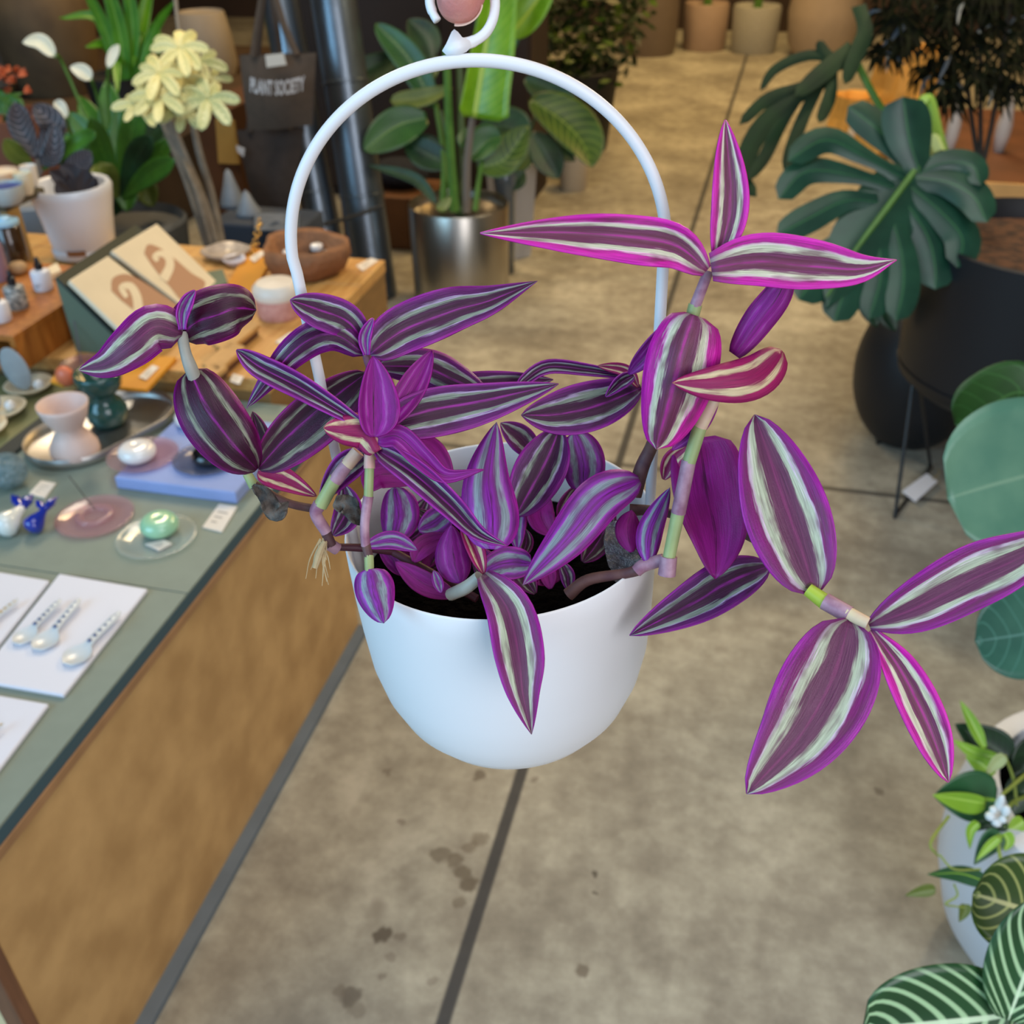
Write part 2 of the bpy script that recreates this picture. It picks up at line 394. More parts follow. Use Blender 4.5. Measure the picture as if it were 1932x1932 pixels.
lf(L_MAGENTA, [(705, 824), (704, 760), (704, 672)], 27, 50, .421, .424, peak=.42, tip=.8, fold=.5)
lf(L_MAGENTA, [(712, 818), (755, 765), (788, 712), (816, 660)], 26, 26, .428, .436, peak=.5, tip=.9, fold=.5)
lf(L_DARK, [(722, 802), (800, 776), (910, 756), (1054, 724)], 40, 52, .43, .44, peak=.42, tip=.9, fold=.35)
lf(L_DARK, [(800, 735), (900, 725), (1044, 716)], 24, 28, .468, .47, peak=.5, fold=.3)
lf(L_RED, [(712, 852), (690, 818), (650, 812), (610, 807)], 32, 36, .423, .421, peak=.4, tip=.65, bw=.5, fold=-.7)
lf(L_DARK, [(712, 848), (780, 893), (850, 955), (902, 1006), (956, 1030)], 26, 24, .425, .418, peak=.3, tip=1.0, bw=.4, fold=.8)
lf(L_MAGENTA, [(712, 828), (752, 824), (800, 868), (842, 898), (912, 886)], 22, 22, .424, .418, peak=.32, tip=.9, bw=.5, fold=.5)
lf(L_UNDER, [(765, 830), (812, 850), (855, 906)], 24, 22, .435, .435, peak=.5, fold=.4)
lf(L_DARK, [(694, 858), (650, 882), (602, 945)], 30, 26, .45, .454, peak=.45, fold=.4)
st([(676, 852, .444, 13), (654, 878, .445, 13)], GC); st([(656, 874, .445, 13), (632, 908, .447, 13)], GP)
st([(634, 902, .447, 13), (604, 955, .45, 13)], G); st([(604, 950, .45, 13), (596, 970, .452, 12), (616, 1004, .456, 11)], GP)
st([(612, 998, .456, 10), (625, 1028, .46, 10)], GB); st([(620, 1026, .46, 12), (636, 1036, .463, 12)], GP)
st([(630, 1032, .463, 7), (690, 1034, .47, 8), (740, 1040, .478, 8)], GD)
st([(697, 856, .43, 10), (697, 884, .43, 11)], GC); st([(697, 880, .43, 9), (695, 940, .432, 9)], G); st([(695, 936, .432, 10), (688, 990, .434, 9), (690, 1030, .436, 9)], GP)
st([(690, 1026, .436, 9), (696, 1052, .436, 9)], GB); st([(696, 1048, .436, 9), (697, 1078, .435, 9)], G)
lf(L_VIOLET, [(697, 1074), (705, 1120), (724, 1176)], 42, 34, .433, .428, peak=.4, tip=.6, bw=.3, fold=-.5)
# dried leaves and root tuft
dry = M('dried_leaf', '2c2624', .9, var=.6, vs=90, h2='6d655d', bump=.6, bs=150); root = M('dry_root', 'cdb488', .8, var=.3, vs=80)
lf(dry, [(478, 914), (505, 940), (520, 968), (545, 948)], 16, 18, .455, .455, under=dry, name='dried_leaf', peak=.5, fold=.6, wav=1.2)
lf(dry, [(628, 955), (655, 952), (682, 992)], 18, 20, .44, .44, under=dry, name='dried_leaf', peak=.5, fold=.6, wav=1.2)
rb = B()
for i in range(16):
    x0, y0_ = 610+random.uniform(-8, 8), 1020+random.uniform(-5, 10); x1, y1_ = 592+random.uniform(-18, 34), 1066+random.uniform(-20, 40)
    tubepx(plant, 'r', [(x0, y0_, .457, 2), ((x0+x1)/2+random.uniform(-8, 8), (y0_+y1_)/2, .455, 1.2), (x1, y1_, .455, .5)], root, 5, rb)
tubepx(plant, 'r', [(613, 1022, .456, 5), (602, 1045, .455, 8), (594, 1072, .455, 5)], root, 8, rb)
obj('root_tuft', rb, root, plant)
# --- inside the pot
lf(L_UNDER, [(690, 925), (720, 895), (795, 908)], 30, 26, .47, .48, peak=.5, fold=.3)
lf(L_VIOLET, [(742, 1018), (752, 970), (745, 918)], 34, 40, .472, .478, peak=.5, tip=.5, bw=.3, fold=-.3)
lf(L_DARK, [(628, 1010), (652, 965), (648, 912)], 22, 30, .466, .47, peak=.5, fold=.3)
lf(L_VIOLET, [(688, 1030), (740, 1020), (788, 1038)], 18, 16, .462, .466, peak=.5, fold=.3)
lf(L_VIOLET, [(928, 1036), (930, 980), (922, 900), (937, 796)], 58, 50, .436, .446, peak=.38, tip=.85, bw=.3, fold=-.35)
lf(L_DARK, [(974, 972), (1006, 915), (1034, 862), (1056, 808)], 50, 46, .468, .47, peak=.5, tip=.65, fold=.35)
lf(L_VIOLET, [(1100, 926), (1100, 872), (1084, 815)], 40, 42, .474, .468, peak=.5, tip=.45, bw=.3, fold=-.3)
lf(L_VIOLET, [(1207, 906), (1135, 940), (1068, 1020), (986, 1104)], 44, 46, .453, .438, peak=.42, tip=.8, bw=.2, fold=-.35, bump=-.008)
lf(L_MID, [(1012, 866), (985, 828), (944, 798)], 26, 24, .49, .49, peak=.5, fold=.3)
lf(L_MID, [(911, 1084), (958, 1150), (978, 1235), (986, 1305), (1003, 1386)], 50, 46, .431, .416, peak=.42, tip=.95, bw=.3, fold=.3, bump=-.008)
lf(L_RED, [(912, 1082), (893, 1030), (868, 978)], 14, 18, .44, .45, peak=.5, fold=.6)
lf(L_VIOLET, [(912, 1078), (955, 1062), (1004, 1064)], 30, 32, .447, .45, peak=.55, tip=.4, bw=.3, fold=.3)
lf(L_MAGENTA, [(868, 1100), (856, 1050), (852, 990)], 36, 32, .45, .455, peak=.45, fold=-.4)
lf(L_VIOLET, [(790, 1000), (822, 985), (862, 950)], 26, 26, .475, .478, peak=.5, fold=.3)
lf(L_VIOLET, [(832, 1118), (826, 1098), (818, 1076)], 10, 10, .45, .452, peak=.5)
lf(L_VIOLET, [(976, 1036), (974, 995), (984, 956)], 15, 17, .468, .472, peak=.5, fold=.3)
lf(L_UNDER, [(1040, 1010), (1020, 970), (1030, 925)], 26, 26, .49, .495, peak=.5, fold=.3)
lf(L_WINE, [(1060, 990), (1075, 955), (1100, 910)], 22, 22, .492, .5, peak=.5, fold=.3)
lf(L_WINE, [(1010, 1120), (985, 1085), (960, 1060)], 20, 20, .47, .475, peak=.5, fold=.3)
lf(L_UNDER, [(860, 1125), (800, 1100), (745, 1060)], 22, 22, .462, .47, peak=.5, fold=.3)
lf(L_WINE, [(1100, 1060), (1130, 1020), (1160, 960)], 24, 24, .475, .485, peak=.5, fold=.3)
lf(L_UNDER, [(780, 1060), (800, 1030), (850, 1010)], 20, 20, .472, .475, peak=.5, fold=.3)
random.seed(21)
for i in range(34):
    x, y = random.uniform(730, 1150), random.uniform(985, 1115); a = random.uniform(-2.6, -.5); L_ = random.uniform(45, 80)
    dd = .452+.10*(1110-y)/300+.012
    lf(random.choice([L_WINE, L_UNDER, L_MAGENTA, L_DARK]), [(x, y), (x+L_*.5*math.cos(a)+6, y+L_*.5*math.sin(a)), (x+L_*math.cos(a), y+L_*math.sin(a))], L_*.24, L_*.24, dd+.008, dd+.014, peak=.5, fold=.35, n=14, m=6)
st([(905, 1088, .437, 12), (880, 1108, .442, 13), (850, 1122, .452, 12)], GG)
st([(740, 1040, .478, 8), (830, 1090, .475, 8), (900, 1130, .47, 8)], GD)
st([(1072, 1122, .455, 13), (1110, 1094, .452, 11), (1180, 1082, .448, 10), (1206, 1074, .446, 12)], GB); st([(1200, 1078, .446, 12), (1216, 1066, .445, 13), (1252, 1056, .442, 12)], GP)
lf(L_RED, [(1204, 730), (1180, 700), (1128, 690)], 11, 12, .462, .462, peak=.5, fold=.4)
lf(L_DARK, [(1196, 708), (1172, 722), (1143, 748)], 12, 13, .455, .453, peak=.4, fold=.8)
lf(L_DARK, [(1194, 712), (1110, 698), (1035, 692), (992, 716), (974, 738)], 12, 13, .464, .462, peak=.5, tip=.8, fold=.7)
lf(L_DARK, [(1210, 732), (1130, 764), (1052, 782), (984, 783)], 44, 50, .467, .455, peak=.45, tip=.8, fold=.3)
lf(L_MAGENTA, [(1186, 706), (1222, 668), (1264, 606)], 18, 16, .44, .425, peak=.5, fold=.4)
linr = M('clear_crinkled_plastic', 'dfe2ea', .12, trans=.85, bump=.9, bs=180)
lf(linr, [(1190, 1085), (1172, 1040), (1168, 980)], 30, 30, .462, .478, under=linr, name='plastic_liner', peak=.5, bw=1.0, tip=.2, fold=.2, wav=.5)
# --- right shoot
st([(1258, 1085, .438, 17), (1262, 1050, .436, 16)], GP); st([(1262, 1052, .436, 12), (1280, 965, .43, 13)], G); st([(1280, 968, .43, 14), (1300, 868, .422, 14)], GP)
st([(1300, 872, .422, 13), (1322, 800, .417, 14)], G); st([(1321, 804, .417, 14), (1350, 742, .41, 15)], GC)
st([(1196, 935, .462, 15), (1212, 880, .458, 14), (1234, 830, .45, 12), (1270, 720, .42, 10), (1308, 600, .4, 9)], GB)
st([(1188, 962, .462, 12), (1250, 966, .46, 9), (1390, 1000, .455, 10), (1470, 1050, .432, 10), (1530, 1112, .402, 12)], GB)
lf(L_BRIGHT, [(1309, 594), (1284, 668), (1264, 750), (1238, 848)], 78, 62, .394, .412, peak=.42, tip=.5, bw=.3, fold=-.5, bump=-.006)
lf(L_MAGENTA, [(1356, 742), (1318, 800), (1268, 850)], 18, 20, .418, .425, peak=.5, fold=.3)
lf(L_RED, [(1476, 662), (1425, 708), (1352, 722), (1268, 722)], 44, 40, .404, .39, peak=.4, tip=.75, bw=.12, fold=-.6, bump=-.006)
lf(L_MAGENTA, [(1386, 670), (1432, 606), (1474, 548), (1493, 482)], 32, 28, .408, .39, peak=.42, tip=.75, bw=.4, fold=-.5)
lf(L_UNDER, [(1318, 826), (1332, 920), (1350, 1010), (1350, 1092)], 78, 62, .448, .436, peak=.32, tip=.75, bw=.4, fold=.3)
lf(L_VIOLET, [(1222, 1060), (1226, 1000), (1264, 920)], 24, 26, .442, .446, peak=.45, fold=-.4, bw=.3)
lf(L_UNDER, [(1192, 1042), (1184, 1000), (1192, 962)], 24, 26, .452, .455, peak=.5, fold=-.4)
lf(L_RED, [(1252, 905), (1268, 868), (1302, 838)], 16, 20, .448, .44, peak=.5, fold=.4)
# --- top right shoot
st([(1306, 598, .4, 13), (1312, 574, .398, 13)], G); st([(1311, 578, .398, 11), (1338, 508, .389, 10)], GP)
lf(L_BRIGHT, [(1334, 510), (1274, 462), (1180, 446), (1050, 438), (906, 440)], 50, 42, .386, .38, peak=.42, tip=.95, bw=.25, fold=.4, wav=.14)
lf(L_BRIGHT, [(1354, 494), (1378, 384), (1369, 226)], 34, 35, .388, .376, peak=.5, tip=.9, bw=.3, fold=.5)
lf(L_BRIGHT, [(1342, 506), (1430, 494), (1530, 502), (1622, 508), (1692, 490)], 56, 46, .385, .376, peak=.36, tip=1.15, bw=.5, fold=.35)
# --- lower right shoot
lf(L_MID, [(1538, 1117), (1502, 1010), (1466, 905), (1424, 782)], 84, 78, .402, .408, peak=.46, tip=.66, bw=.18, fold=.3)
lf(L_DARK, [(1452, 1068), (1380, 1096), (1300, 1142), (1188, 1199)], 46, 46, .452, .446, peak=.45, tip=.85, fold=.35)
st([(1524, 1112, .402, 13), (1560, 1138, .399, 16)], GY); st([(1556, 1134, .399, 17), (1602, 1160, .394, 17)], GP); st([(1597, 1156, .394, 14), (1638, 1176, .39, 12)], GC)
lf(L_MID, [(1640, 1180), (1730, 1146), (1835, 1092), (1925, 1052), (2010, 1000)], 62, 58, .39, .372, peak=.5, tip=.8, fold=.3)
lf(L_MID, [(1604, 1170), (1570, 1280), (1508, 1390), (1409, 1498)], 92, 94, .392, .382, peak=.42, tip=.75, bw=.14, fold=.3)
lf(L_BRIGHT, [(1645, 1188), (1702, 1268), (1754, 1374), (1790, 1476)], 40, 38, .39, .384, peak=.56, tip=.8, bw=.2, fold=.5)
# ------------------------------------------------------------------ hand that holds the hook
skin = M('skin', 'd79a86', .5, var=.2, vs=60, h2='c98078', bump=.15, bs=400)
hd = thing('person', D(880, -330, .40), 'fingertip of a hand reaching down through the white ring hook', 'person')
bm = bmesh.new(); lay = bm.verts.layers.skin.verify()
def chain(pts, start=None):
    prev = start
    for x, y, d, r in pts:
        v = bm.verts.new(D(x, y, d)-ORG[hd.name]); v[lay].radius = (r, r)
        if prev: bm.edges.new((prev, v))
        prev = v
    return prev
wrist = bm.verts.new(D(1230, -620, .36)-ORG[hd.name]); wrist[lay].radius = (.022, .019); wrist[lay].use_root = True
palm = bm.verts.new(D(1080, -480, .39)-ORG[hd.name]); palm[lay].radius = (.03, .017); bm.edges.new((wrist, palm))
chain([(1420, -780, .33, .027), (1700, -960, .3, .034)], wrist)
chain([(1000, -300, .385, .0125), (925, -150, .378, .0105), (886, -60, TOPD+.006, .0102), (864, 2, TOPD-.003, .0098), (857, 26, TOPD-.006, .0062)], palm)
for i, (dx, L) in enumerate([(-60, 1.0), (-110, .95), (-150, .8)]):
    chain([(1010+dx, -400-26*i, .40+.008*i, .0115), (925+dx, -330-26*i, .415+.008*i, .0095), (900+dx, -270-26*i, .43+.008*i, .0085), (940+dx, -240-26*i, .44+.008*i, .0075)], palm)
chain([(1130, -350, .375, .013), (1090, -230, .372, .0105), (1060, -150, .376, .008)], palm)
me = bpy.data.meshes.new('hand'); bm.to_mesh(me); bm.free(); me.materials.append(skin)
ho = bpy.data.objects.new('hand', me); COL.objects.link(ho); ho.parent = hd
ho.modifiers.new('skin', 'SKIN').use_smooth_shade = True
sb = ho.modifiers.new('sub', 'SUBSURF'); sb.levels = 2; sb.render_levels = 3
nb = B(); rows = []
for i in range(13):
    a = math.radians(98-7.5*i); q = []
    for j in range(6):
        r_ = 36+2.2*j-.0*i; q.append(D(864+r_*math.cos(a)*1.02, 3+r_*math.sin(a)+.0, TOPD+.0035-.0009*j))
    rows.append(q)
obj('fingernail', nb.grid(rows), M('nail', 'e3c3b2', .3), hd, solid=.0006)
# ================================================================== things on the green table
T = lambda x, y: Z(x, y, TZ)
card = M('white_card', 'dedfe9', .5); paper = M('price_card_paper', 'e6ded2', .7, var=.05)
def quad_slab(b, pts, z, th, mi=0):
    return b.prism([Z(x, y, z) for x, y in pts], (0, 0, th), mi)
ink = M('grey_ink', '9a948c', .8)
def price(pts, z, label, name='price_tag'):
    c = [Z(x, y, z+.0006) for x, y in pts]
    o = obj(name, B().prism(c, (0, 0, .0018)), paper, smooth=False); tag(o, label, 'price tag', 'price tags on the tables')
    b = B(); up_ = Vector((0, 0, .0021)); a, b_, c_, d_ = [q+up_ for q in c]
    for i in range(3):
        f = .3+.2*i; l0 = a.lerp(d_, f); r0 = b_.lerp(c_, f); p0 = l0.lerp(r0, .2); p1 = l0.lerp(r0, .75-.12*i); w_ = (d_-a)*.045
        b.fan([p0, p1, p1+w_, p0+w_])
    obj('print', b, ink, o, smooth=False); return o
# spoons on their cards
cards = [('right', [(114, 1088), (280, 1117), (122, 1318), (-44, 1289)], 'white display card with three blue-dotted ceramic spoons on the green table'),
         ('left', [(-75, 1072), (95, 1101), (-65, 1304), (-235, 1275)], 'white display card cut by the left photo edge with one gold-flecked spoon'),
         ('low', [(-75, 1305), (94, 1334), (-60, 1537), (-230, 1508)], 'white display card nearest the viewer at the left photo edge')]
for nm, pts, lb in cards:
    o = obj('display_card', quad_slab(B(), pts, TZ+.0003, .0065), card, smooth=False, bevel=.002); tag(o, lb, 'card', 'white jewellery cards')
bowlm = M('celadon_glaze', 'd0d6d8', .25, var=.05); dotm = M('blue_dots', '4a5a86', .35); goldm = M('gold_fleck', 'b99a55', .3, metal=.8); spoonw = M('white_glaze', 'd9dde0', .25)
def spoon(b0, h1, label, dots, gold=False):
    zz = TZ+.0075; a, c = Z(*b0, zz), Z(*h1, zz); ax = (c-a); L = ax.length; ax.normalize(); sd = Vector((0, 0, 1)).cross(ax)
    r = thing('ceramic_spoon', a, label, 'spoon', 'ceramic spoons on the cards')
    rows = []
    n = 24
    for i in range(n+1):
        v = i/n; wv = (.17*math.sin(math.pi*min(1, (v+.03)/.42))**.7 if v < .36 else .058+.03*max(0, .44-v)*10*.3) * L
        if v > .9: wv *= max(.25, 1-(v-.9)*5)
        hgt = .0016+.0018*(1-math.cos(v*3.1))*.5
        row = []
        for j in range(9):
            s = -1+j/4; dip = (1-s*s)*.004*math.sin(math.pi*min(1, v/.4)) if v < .4 else -(1-s*s)*.0016
            row.append(a+ax*(v*L)+sd*(s*wv)+Vector((0, 0, hgt+.004-dip)))
        rows.append(row)
    obj('spoon_body', B().grid(rows), bowlm, r, solid=.0018)
    b = B()
    for q in range(6):
        v = .42+q*.1; b.ball(a+ax*(v*L)+Vector((0, 0, .0082)), .0026*(1.25-.1*q), sc=(1, 1, .6), n=10)
    obj('handle_dots', b, goldm if gold else dotm, r)
spoon((33, 1219), (116, 1139), 'leftmost of the three dotted ceramic spoons on the right-hand white card', dotm)
spoon((72, 1230), (152, 1138), 'middle of the three dotted ceramic spoons on the right-hand white card', dotm)
spoon((128, 1258), (228, 1162), 'ceramic spoon with the darkest blue dots, nearest the right card edge', dotm)
spoon((-50, 1203), (36, 1138), 'ceramic spoon with gold flecks on the left-hand white card', goldm, True)
spoon((-60, 1425), (10, 1372), 'spoon on the card nearest the viewer at the left photo edge', dotm, True)
# glass incense dishes
def glass(nm, h, rough=.05):
    m, k, p = base(nm); k.n.remove(p)
    tr = k.add('ShaderNodeBsdfTransparent', {0: rgb(h)}); gl = k.add('ShaderNodeBsdfGlossy', {0: (.9, .9, .9, 1), 'Roughness': rough+.03}); df = k.add('ShaderNodeBsdfDiffuse', {0: rgb(h)})
    fc = k.add('ShaderNodeLayerWeight', {0: .3}).outputs['Facing']
    fr = k.math('ADD', .03, k.math('MULTIPLY', k.math('POWER', fc, 3.0), .45))
    a_ = k.add('ShaderNodeMixShader', {0: .12, 1: tr.outputs[0], 2: df.outputs[0]}); b_ = k.add('ShaderNodeMixShader', {0: fr, 1: a_.outputs[0], 2: gl.outputs[0]})
    k.l.new(b_.outputs[0], k.n['Material Output'].inputs[0]); return m
pinkg, clearg, greyg = glass('pink_glass', 'f6e2e6'), glass('clear_glass', 'f8fbfa'), glass('grey_glass', 'c8ccd8')
def dish(c, r, m, label, knob=False, h=.006, cat='dish'):
    b = B().lathe([(0, .0005), (r*.6, .0005), (r*.92, .002), (r, h), (r*.985, h+.0008), (r*.9, .0045), (r*.55, .0032), (0, .003)], c, 48)
    d_ = obj('glass_dish', b, m, auto=False); tag(d_, label, cat, 'round glass incense dishes')
    return d_
def donut(c, r, m, label, flat=.62, name='incense_holder'):
    b = B(); pr = []
    for i in range(17):
        a = -math.pi/2+math.pi*i/16; pr.append((r*.45+r*.55*math.cos(a) if 0 < i < 16 else 0, r*flat*(1+math.sin(a))*.62))
    pr[-1] = (r*.02, pr[-1][1]-r*.08); pr[-2] = (r*.16, pr[-2][1]-.0005)
    o = obj(name, b.lathe(pr, c, 36), m, auto=False); tag(o, label, 'incense holder', 'glossy round incense holders'); return o
mint, whiteg, blackg = M('mint_glass', '9fd0a8', .18, sss=.1, coat=.6), M('white_gloss', 'ece7e2', .15, coat=.5), M('black_gloss', '0d1014', .12, coat=.8)
coral, creamg = M('coral_gloss', 'd9714c', .35), M('cream_gloss', 'eadcc8', .3)
px = lambda c: dep(c)/F
c1 = T(180, 978); dish(c1, 72*px(c1), pinkg, 'flat round pink glass dish with a raised ring and incense stick, no white donut')
b = B().lathe([(34*px(c1), .003), (36*px(c1), .008), (30*px(c1), .011), (22*px(c1), .009), (20*px(c1), .004)], c1, 36)
o = obj('incense_holder', b, pinkg, auto=False); tag(o, 'transparent pink ring in the middle of the pink dish at the table front', 'incense holder')
s0 = c1+Vector((-.004, .01, .009)); b = B().tube([s0, Z(129, 897, TZ+.075)], .0009, 6)
tag(obj('incense_stick', b, M('incense', '4a4640', .8)), 'thin dark incense stick leaning out of the front pink glass dish', 'incense stick')
c2 = T(296, 1016); dish(c2, 75*px(c2), clearg, 'clear round glass dish under the mint green incense holder')
c2b = Z(304, 1004, TZ+.0032); donut(c2b, 36*px(c2b), mint, 'mint green glossy incense holder on the clear glass dish', .8)
price([(274, 1028), (310, 1020), (325, 1027), (300, 1040)], TZ+.0035, 'small price tag lying in the clear glass dish by the mint holder')
price([(414, 952), (448, 957), (419, 1005), (382, 996)], TZ, 'white price tag lying right of the clear dish, near the table edge')
price([(78, 908), (106, 913), (85, 941), (55, 933)], TZ, 'price tag lying between the crackled glass ball and the blue whale tail')
# glass ball
cb = T(24, 918); rb_ = 35*px(cb)
bb = B().ball(cb+Vector((0, 0, rb_)), rb_, n=28)
o = obj('glass_ball', bb, M('crackled_glass', 'cfe6ea', .12, trans=.6, bump=1.0, bs=220, var=.15, vs=90, h2='8fb0b8'), auto=False); tag(o, 'pale blue crackled glass ball at the left photo edge', 'glass ball')
# whale tail figurines
def whale(body, tailb, fl, mb, mt, label, r=.017):
    c = Z(body[0], body[1], TZ+r*.9); q = Z(tailb[0], tailb[1], TZ+.03)
    th = thing('whale_figurine', Vector((c.x, c.y, TZ)), label, 'figurine', 'glass whale figurines')
    ax = (q-c)
    pts = [c-ax*.34, c-ax*.3, c-ax*.18, c, c+ax*.3, c+ax*.65, q]
    obj('body', B().tube(pts, [r*.1, r*.5, r*.85, r, r*.85, r*.5, r*.28], 16), mb, th)
    b = B()
    for x, y in fl:
        e = Z(x, y, TZ+.034); mid_ = q.lerp(e, .5)+Vector((0, 0, .001)); b.tube([q, mid_, e], [r*.28, r*.42, r*.08], 10)
    obj('fluke', b, mt, th)
blueg = M('cobalt_glass', '1a2f9a', .08, coat=.8); aquag = M('pearl_glass', 'dfe6e2', .12, coat=.6)
whale((62, 992), (84, 962), [(68, 944), (108, 938)], blueg, blueg, 'dark blue glass whale tail figurine beside the pink dish')
whale((8, 992), (42, 958), [(22, 934), (62, 934)], aquag, blueg, 'pearly white whale figurine with blue flukes, left of the blue one', .022)
# steel tray: long oval
ca, cb2 = T(146, 842), T(243, 792); ra = 92*px(ca)
ax = (cb2-ca); ax.z = 0; L = ax.length; ax.normalize(); sd = Vector((-ax.y, ax.x, 0))
def oval(r, z, n=24):
    q = []
    for i in range(n+1):
        a = math.pi/2+math.pi*i/n; q.append(ca+ax*(r*math.cos(a))+sd*(r*math.sin(a))+Vector((0, 0, z)))
    for i in range(n+1):
        a = -math.pi/2+math.pi*i/n; q.append(cb2+ax*(r*math.cos(a))+sd*(r*math.sin(a))+Vector((0, 0, z)))
    return q
b = B(); rows = [oval(.002, .001), oval(ra*.96, .001), oval(ra*.985, .004), oval(ra, .022), oval(ra*.985, .0225), oval(ra*.965, .006), oval(ra*.93, .0035), oval(.002, .0035)]
steel = M('brushed_steel', 'bdbab6', .42, metal=1.0, var=.1, vs=3)
tag(obj('steel_tray', b.grid(rows, 0, True), steel, auto=False), 'long oval steel tray under the pink and green hourglass vessels', 'tray')
def hourglass(bpx, stops, m, label):
    b = B(); c, pr = lathe_px(b, bpx, TZ+.0038, stops, 40)
    tag(obj('hourglass_vessel', b, m, auto=False), label, 'vessel', 'hourglass vessels in the steel tray'); return c
pinkc = M('pink_ceramic', 'd8bdb2', .5, var=.05, bump=.05); grnc = M('bottle_green_ceramic', '1f4a45', .18, coat=.5)
hourglass((146, 862), [(0, None), (40, None), (45, 850), (44, 838), (34, 822), (24, 810), (30, 800), (40, 785), (46, 768), (47, 760), (44.5, 761), (38, 778), (24, 792), (0, 797)], pinkc, 'pale pink hourglass vessel with an open top bowl standing in the steel tray')
hourglass((208, 800), [(0, None), (26, None), (37, 786), (38, 770), (32, 757), (20, 747), (26, 741), (40, 727), (44, 708), (43, 700), (40, 702), (30, 722), (0, 730)], grnc, 'dark green hourglass vessel standing behind the pink one')
# blue slab with glass dishes
f0, f1, bk = Z(215, 900, TZ+.024), Z(443, 931, TZ+.024), Z(334, 776, TZ+.024)
blue = M('periwinkle_foam', '93a5d8', .75, var=.08, vs=20)
tag(obj('blue_block', B().box(f0.x, f1.x, f0.y, bk.y, TZ+.0004, TZ+.024), blue, smooth=False, bevel=.003), 'periwinkle blue foam block with glass dishes on top', 'block')
ZB = TZ+.0243
c3 = Z(270, 862, ZB); dish(c3, 66*px(c3), pinkg, 'pink glass dish under a white holder on the blue block corner')
c3b = Z(262, 866, ZB+.003); donut(c3b, 35*px(c3b), whiteg, 'white glossy incense holder on the pink dish on the blue block', .75)
c4 = Z(392, 868, ZB); dish(c4, 64*px(c4), greyg, 'smoky grey glass dish on the blue block')
c4b = Z(398, 872, ZB+.003); donut(c4b, 34*px(c4b), blackg, 'black glossy incense holder on the smoky grey dish', .75)
c5 = Z(362, 800, ZB); donut(c5, 30*px(c5), whiteg, 'white holder at the back of the blue block, half behind a purple leaf', .75)
# dark tray with cream dishes
q0, q1 = T(0, 888), T(88, 806); xr = (q0.x+q1.x)/2
slate = M('charcoal_tray', '333733', .7); olive = M('olive_tray_floor', '7b7d55', .6)
t = thing('slat_tray', (xr-.16, 1.45, TZ), 'charcoal rimmed tray under the cream dishes with grey stones', 'tray')
yb, yf = 1.615, 1.22
obj('rim', B().box(xr-.036, xr, yf, yb, TZ+.0004, TZ+.007), slate, t, smooth=False)
obj('rim', B().box(xr-.32, xr-.29, yf, yb, TZ+.0004, TZ+.007), slate, t, smooth=False)
obj('tray_floor', B().box(xr-.29, xr-.036, yf, yb, TZ+.0004, TZ+.004), olive, t, smooth=False)
cream = M('cream_glaze', 'ddd0b2', .35, var=.06); stone = M('grey_stone', '9aa0a2', .75, var=.12, vs=40, bump=.2, bs=200); pearl = M('pearl', 'd8d6d2', .2, coat=.5)
def stonedish(cpx, rx, slab, ball, lab, zt=TZ+.0044):
    c = Z(cpx[0], cpx[1]+6, zt); r = rx*px(c)
    t = obj('cream_dish', B().lathe([(0, .001), (r*.45, .001), (r*.5, .006), (r*.9, .014), (r, .0195), (r*.97, .021), (r*.85, .017), (r*.5, .0125), (0, .012)], c, 40), cream, auto=False); tag(t, 'cream oval dish '+lab, 'dish', 'cream dishes with stones')
    if slab:
        bq = Z(slab[0], slab[1], zt+.0135); zt_ = hsolve(bq, slab[2]); hh = zt_-bq.z
        tilt = Matrix.Rotation(math.radians(slab[4]), 3, R @ Vector((0, 0, 1)))
        b = B().ball(bq+Vector((0, 0, hh/2)), 1, n=24, sc=(slab[3]*px(c), .0055, hh/2), M3=tilt)
        o = obj('standing_stone', b, stone, auto=False); tag(o, 'upright grey stone slab '+lab, 'stone', 'upright grey stones')
        bc = B()
    if ball:
        bq = Z(ball[0], ball[1]+4, zt+.0125); rr = 10.5*px(c)
        tag(obj('pearl_bead', B().ball(bq+Vector((0, 0, rr)), rr, n=18), pearl, auto=False), 'small round white bead '+lab, 'bead', 'white beads in cream dishes')
stonedish((58, 733), 44, (42, 736, 655, 27, 10), (76, 731), 'in the farthest of the cream dishes by the orange crate')
stonedish((6, 778), 46, (-14, 775, 712, 24, 8), (22, 770), 'in the middle cream dish at the left edge')
stonedish((-30, 815), 46, None, (-8, 796), 'in the nearest cream dish at the left photo edge')
# ================================================================== wooden table behind
WZ = .61
wc, wf = Z(725, 490, WZ), Z(312, 748, WZ)
WX = (wc.x+Z(658, 564, WZ).x)/2
woodt = M('light_oak', 'd2a35f', .5, var=.22, vs=6, stretch=(14, 1.2, 14), h2='bb8746')
oakside = M('oak_side', '8d6a3c', .6, var=.2, vs=6, stretch=(3, 3, 12))
t = thing('wooden_table', (WX-.8, 1.9, 0), 'light oak display table behind the green one, loaded with gifts', 'table')
planks = B(); yy = wf.y+.0
ya = 1.63; yend = wc.y
segs = [(ya, yend-.27)]+[(yend-.265+.0885*i, yend-.265+.0885*i+.085) for i in range(3)]
for a, b_ in segs: planks.box(WX-1.9, WX, a, b_, WZ-.03, WZ)
obj('tabletop', planks, woodt, t, smooth=False, bevel=.002)
obj('side_panel', B().box(WX-.03, WX-.003, ya+.004, yend-.004, 0, WZ-.03), oakside, t, smooth=False)
obj('front_panel', B().box(WX-1.9, WX-.03, ya+.004, ya+.03, 0, WZ-.03), oakside, t, smooth=False)
W = lambda x, y: Z(x, y, WZ)
